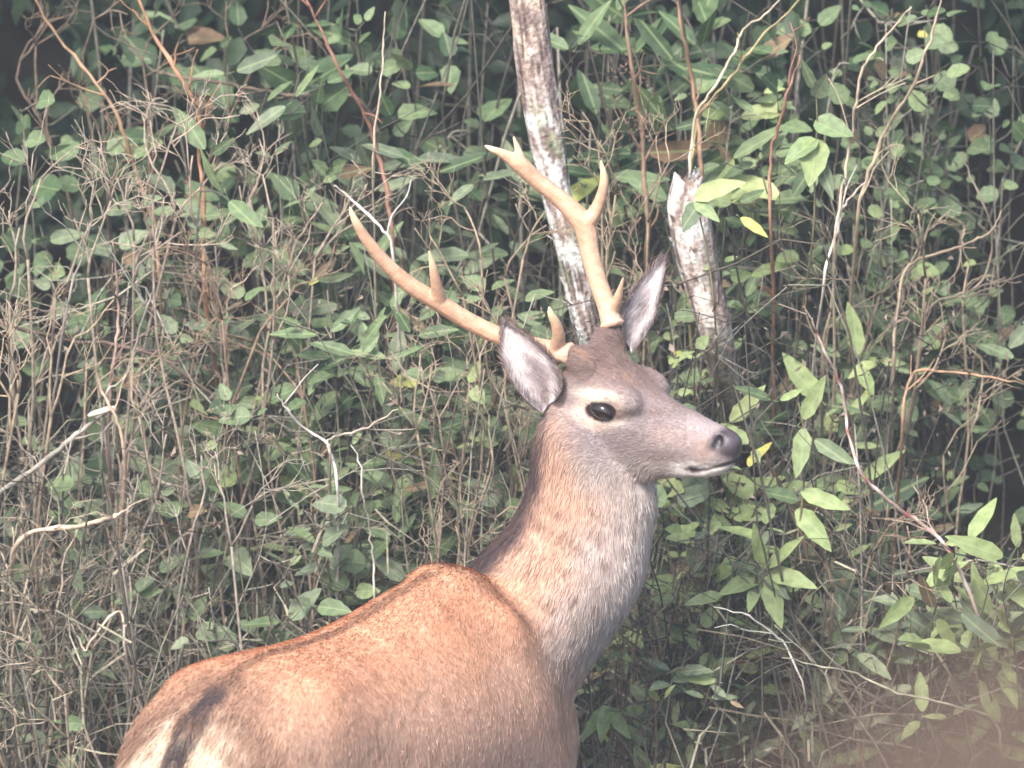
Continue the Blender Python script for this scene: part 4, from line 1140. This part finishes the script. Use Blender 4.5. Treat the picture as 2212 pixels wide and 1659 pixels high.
trunk('shorter broken dead trunk with a bleached jagged top beside the stag\'s far ear',
      [(395, 1450, 1520), (440, 1440, 1526), (500, 1447, 1542), (560, 1462, 1552), (620, 1482, 1562), (700, 1506, 1578), (800, 1530, 1594), (900, 1552, 1610), (1010, 1572, 1640), (1120, 1590, 1680)],
      .62, 9, lambda a: .016 * max(0, math.cos(a * 2 + 1.9)) + .008 * math.sin(a * 3),
      dict(wood=lambda v: np.exp(-((v - 680) / 120) ** 2), lichen=lambda v: sstep(640, 430, v) + .5 * np.exp(-((v - 690) / 90) ** 2), green=lambda v: np.exp(-((v - 460) / 40) ** 2)))

# ---- the uncountable tangle: dry stems, dead leaf scraps, deep foliage
HOLLOWS = [(50, 120, 90, 120), (60, 620, 90, 100), (50, 830, 100, 110), (360, 400, 60, 110), (500, 620, 70, 70), (2160, 480, 100, 230), (2190, 950, 110, 130), (2130, 1100, 130, 80),
           (760, 120, 50, 130), (1060, 820, 60, 80), (1180, 560, 40, 80), (1460, 950, 70, 60), (330, 940, 60, 50), (900, 480, 50, 40), (2120, 1420, 90, 60), (900, 1130, 50, 60), (460, 1230, 60, 50)]
def in_hollow(p, k=1.0):
    u, v = project(p); r = np.zeros(len(p), bool)
    for a, b_, ra, rb in HOLLOWS: r |= (((u - a) / ra) ** 2 + ((v - b_) / rb) ** 2) < k
    return r
def tangle(name, n, ylo, yhi, hlo, hhi, r0, side, seed, bright, label):
    rr = random.Random(seed); b = MB()
    for k in range(n):
        y = rr.uniform(ylo, yhi); x = rr.uniform(-1.75, 1.75)
        zb = ground(x, y)
        hgt = rr.uniform(hlo, hhi)
        b0 = np.array([x, y, zb - .02])
        if rr.random() < .75:       # arching over to one side
            sg = rr.choice((-1, 1)); reach = rr.uniform(.15, .8)
            top = b0 + np.array([sg * reach * .35, rr.gauss(0, .08), hgt])
            tip = b0 + np.array([sg * reach, rr.gauss(-.03, .12), hgt * rr.uniform(.45, 1.02)])
            q = np.vstack([wander(b0, top, 5, .035, rr)[:-1], wander(top, tip, 5, .03, rr)])
        else:
            lean = rr.gauss(0, .42)
            tip = b0 + np.array([lean * hgt, rr.gauss(-.03, .12), hgt * rr.uniform(.8, 1.05)])
            q = wander(b0, tip, 9, .045, rr)
        path = catmull(q, 2); m = len(path)
        path[:, 1] = np.maximum(path[:, 1], .40)
        if in_hollow(path).any() and rr.random() < .85: continue
        c = np.clip(TW[rr.randrange(len(TW))] * bright * rr.uniform(.65, 1.2), 0, .9)
        r = r0 * rr.uniform(.5, 1.3)
        b.tube(path, np.linspace(r, r * .35, m), 4, c)
        for q_ in range(rr.randrange(side // 2, side + 1)):
            i = rr.randrange(m // 3, m - 1); p = path[i]; td = unit(path[i + 1] - path[i])
            d = unit(td * .5 + np.array([rr.gauss(0, .9), rr.gauss(-.1, .6), rr.gauss(0, .7)]))
            L = rr.uniform(.03, .16) * (1 if rr.random() < .75 else 2.2)
            e = p + d * L + nz(rr, L * .14) + np.array([0, 0, rr.uniform(-.15, .15) * L])
            mid = p + d * L * .5 + nz(rr, L * .12)
            tw = np.array([p, mid, e]); tw[:, 1] = np.maximum(tw[:, 1], .40)
            c2 = np.clip(c * rr.uniform(.8, 1.35), 0, .9)
            b.tube(catmull(tw, 2), np.linspace(r * .5, .0007, 5), 3, c2)
            if rr.random() < .5:
                d2 = unit(d + np.array([rr.gauss(0, .8), rr.gauss(0, .3), rr.gauss(0, .8)])); t2 = np.array([mid, mid + d2 * L * .25 + nz(rr, L * .05), mid + d2 * L * .5]); t2[:, 1] = np.maximum(t2[:, 1], .40)
                b.tube(t2, [r * .35, r * .3, .0006], 3, c2)
    o = b.build(name, M['twig']); tag(o, label, 'dry stems', kind='stuff'); return o
tangle('dry_stems', 520, .42, .95, .8, 1.6, .0028, 12, 21, 1.0, 'tangle of thin dry grey brown stems behind the stag')
tangle('old_stems', 420, .95, 1.9, 1.0, 2.3, .0042, 7, 22, .8, 'older brown stems deeper in the thicket')

def dry_grass(n, seed):
    rr = random.Random(seed); b = MB()
    for k in range(n):
        x = rr.uniform(-1.7, 1.7); y = rr.uniform(.35, .8); zb = ground(x, y)
        # bent straws hanging in the tangle, denser low down on the rump side
        top = rr.uniform(.55, 1.35) if x < .1 else rr.uniform(.5, 1.1)
        p = np.array([x, y, zb + top * rr.uniform(.3, 1)])
        if in_hollow(p[None])[0]: continue
        d = unit(np.array([rr.gauss(0, .6), rr.gauss(0, .3), rr.gauss(.2, .8)])); L = rr.uniform(.04, .18)
        w = unit(np.cross(d, [0, 1, 0])) * rr.uniform(.0009, .0022)
        mid = p + d * L * .5 + nz(rr, L * .12); e = p + d * L + np.array([rr.gauss(0, .3) * L, 0, -.25 * L])
        c = np.clip(TW[rr.randrange(len(TW))] * rr.uniform(.8, 1.35) * np.array([1.03, 1.0, .92]), 0, .9)
        b.add([p - w, p + w, mid + w, mid - w, e], [(0, 1, 2, 3), (3, 2, 4)], c)
    o = b.build('dry_grass', M['twig'], None, False); tag(o, 'mass of bent dry straws in the thicket behind the rump', 'dry grass', kind='stuff')
dry_grass(3500, 31)

def scraps(n, seed):
    rr = random.Random(seed); b = MB()
    for k in range(n):
        y = rr.uniform(.45, 1.05); x = rr.uniform(-1.7, 1.7); p = np.array([x, y, ground(x, y) + rr.uniform(.3, 1.45)])
        if in_hollow(p[None])[0]: continue
        L = rr.uniform(.006, .022); d = unit(nz(rr)) * L; e = unit(np.cross(d, nz(rr))) * L * rr.uniform(.12, .32); h = unit(np.cross(d, e)) * L * rr.uniform(-.4, .4)
        c = rr.choice((srgb(104, 92, 82), srgb(124, 110, 100), srgb(86, 74, 66), srgb(140, 128, 116), srgb(98, 92, 82))) * rr.uniform(.8, 1.2)
        b.add([p, p + d * .5 + e + h, p + d, p + d * .5 - e + h], [(0, 1, 2), (0, 2, 3)], np.clip(c, 0, .9))
    o = b.build('withered_leaves', M['crisp'], None, False); tag(o, 'withered brown leaf scraps caught in the thicket', 'dead leaves', kind='stuff')
scraps(8000, 41)

def deep_foliage(name, n, ylo, yhi, zlo, zhi, L0, L1, seed, label, hollows=()):
    g = np.random.default_rng(seed)
    y = g.uniform(ylo, yhi, n); x = g.uniform(-2.2, 2.2, n)
    zg = np.where(y > 2.2, .8 * (y - 2.2), 0)
    z = zg + g.uniform(zlo, zhi, n)
    p = np.stack([x, y, z], 1)
    # clumps and hollows
    keep = (wob(p, 5.0, 3.3) + .5 * wob(p, 11, 1.2) + g.normal(0, .25, n)) > -.12
    pu, pv = project(p)
    for hu_, hv_, ra, rb in hollows: keep &= (((pu - hu_) / ra) ** 2 + ((pv - hv_) / rb) ** 2 > 1 + g.normal(0, .15, n))
    p = p[keep]; n = len(p)
    L = g.uniform(L0, L1, n)[:, None]
    d = unit(g.normal(0, 1, (n, 3)) + [0, -.2, -.4]); nm = g.normal(0, .5, (n, 3)) + [-.2, -.7, .7]
    nm = unit(nm - d * np.sum(d * nm, 1)[:, None]); s = np.cross(nm, d)
    w = L * g.uniform(.18, .36, (n, 1))
    V = np.stack([p, p + d * L * .3 + s * w + nm * w * .3, p + d * L * .7 + s * w * .75 + nm * w * .25, p + d * L - nm * L * .1,
                  p + d * L * .7 - s * w * .75 + nm * w * .25, p + d * L * .3 - s * w + nm * w * .3, p + d * L * .5], 1).reshape(-1, 3)
    k = np.arange(n)[:, None] * 7
    T = np.concatenate([k + [0, 1, 6], k + [1, 2, 6], k + [2, 3, 6], k + [3, 4, 6], k + [4, 5, 6], k + [5, 0, 6]], 1).reshape(-1, 3)
    m = bpy.data.meshes.new(name); m.from_pydata(V.tolist(), [], T.tolist())
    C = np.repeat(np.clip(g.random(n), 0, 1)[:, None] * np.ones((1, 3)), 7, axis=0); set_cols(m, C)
    o = obj(name, m, M['deep']); tag(o, label, 'foliage', kind='stuff')
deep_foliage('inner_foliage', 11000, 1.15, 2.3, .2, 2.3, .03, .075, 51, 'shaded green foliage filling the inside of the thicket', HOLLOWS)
deep_foliage('bank_foliage', 14000, 2.3, 4.5, .0, 1.6, .05, .10, 52, 'leaves coloured dark as in shade, covering the bank behind the thicket', HOLLOWS)
deep_foliage('added_shade_foliage', 14000, 1.35, 3.4, 2.15, 3.6, .05, .12, 53, 'unseen leaves added above the thicket to shade its inside')  # added out of view, keeps sun and sky off the deep leaves

# ---- tall dry grass close to the photographer, far out of focus
def near_grass():
    rr = random.Random(61); y0 = -14.0
    c = P(2150, 1720, y0)
    T = thing('grass_clump', [c[0], y0, ground(c[0], y0)], 'tall reddish brown dry grass clump in the blurred foreground', 'grass')
    for k in range(200):
        u = 2330 - abs(rr.gauss(0, 400)); y = y0 + rr.uniform(-.35, .35)
        vt = 1659 - (u - 1500) * .62 * rr.uniform(.35, 1.0) + rr.uniform(0, 120)
        tip = P(u, vt, y)
        bx = tip[0] * .35 + c[0] * .65 + rr.gauss(0, .06); b0 = np.array([bx, y, ground(bx, y) - .02])
        mid = b0 + (tip - b0) * .6 + np.array([rr.gauss(0, .02), rr.gauss(0, .02), .03])
        path = catmull([b0, mid, tip], 6); m = len(path)
        b = MB(); cc = rr.choice((srgb(100, 86, 78), srgb(88, 76, 70), srgb(116, 102, 94))) * rr.uniform(.8, 1.15)
        wv = np.array([1, 0, 0]) * .0022
        prof = np.interp(np.linspace(0, 1, m), [0, .7, .82, 1], [.9, .6, .8, .2])[:, None] * wv
        v = np.concatenate([path - prof, path + prof]); f = [(i, i + 1, m + i + 1, m + i) for i in range(m - 1)]
        b.add(v, f, cc); b.build('blade', M['crisp'], T)
near_grass()

# ---- hazy air
def haze():
    m = bpy.data.materials.new('hazy_air'); m.use_nodes = True
    n = m.node_tree.nodes; l = m.node_tree.links; n.clear()
    pv = n.new('ShaderNodeVolumePrincipled'); out = n.new('ShaderNodeOutputMaterial')
    pv.inputs['Color'].default_value = (.90, .92, .95, 1); pv.inputs['Density'].default_value = .0037; pv.inputs['Anisotropy'].default_value = .3
    l.new(pv.outputs[0], out.inputs['Volume'])
    x, y0, y1, z0, z1 = 46, -46, 46, -1.2, 6.2
    v = [(-x, y0, z0), (x, y0, z0), (x, y1, z0), (-x, y1, z0), (-x, y0, z1), (x, y0, z1), (x, y1, z1), (-x, y1, z1)]
    f = [(3, 2, 1, 0), (4, 5, 6, 7), (0, 1, 5, 4), (1, 2, 6, 5), (2, 3, 7, 6), (3, 0, 4, 7)]
    me = bpy.data.meshes.new('haze'); me.from_pydata(v, [], f)
    tag(obj('haze', me, m), 'thin pale haze in the air', 'haze', kind='stuff')
haze()
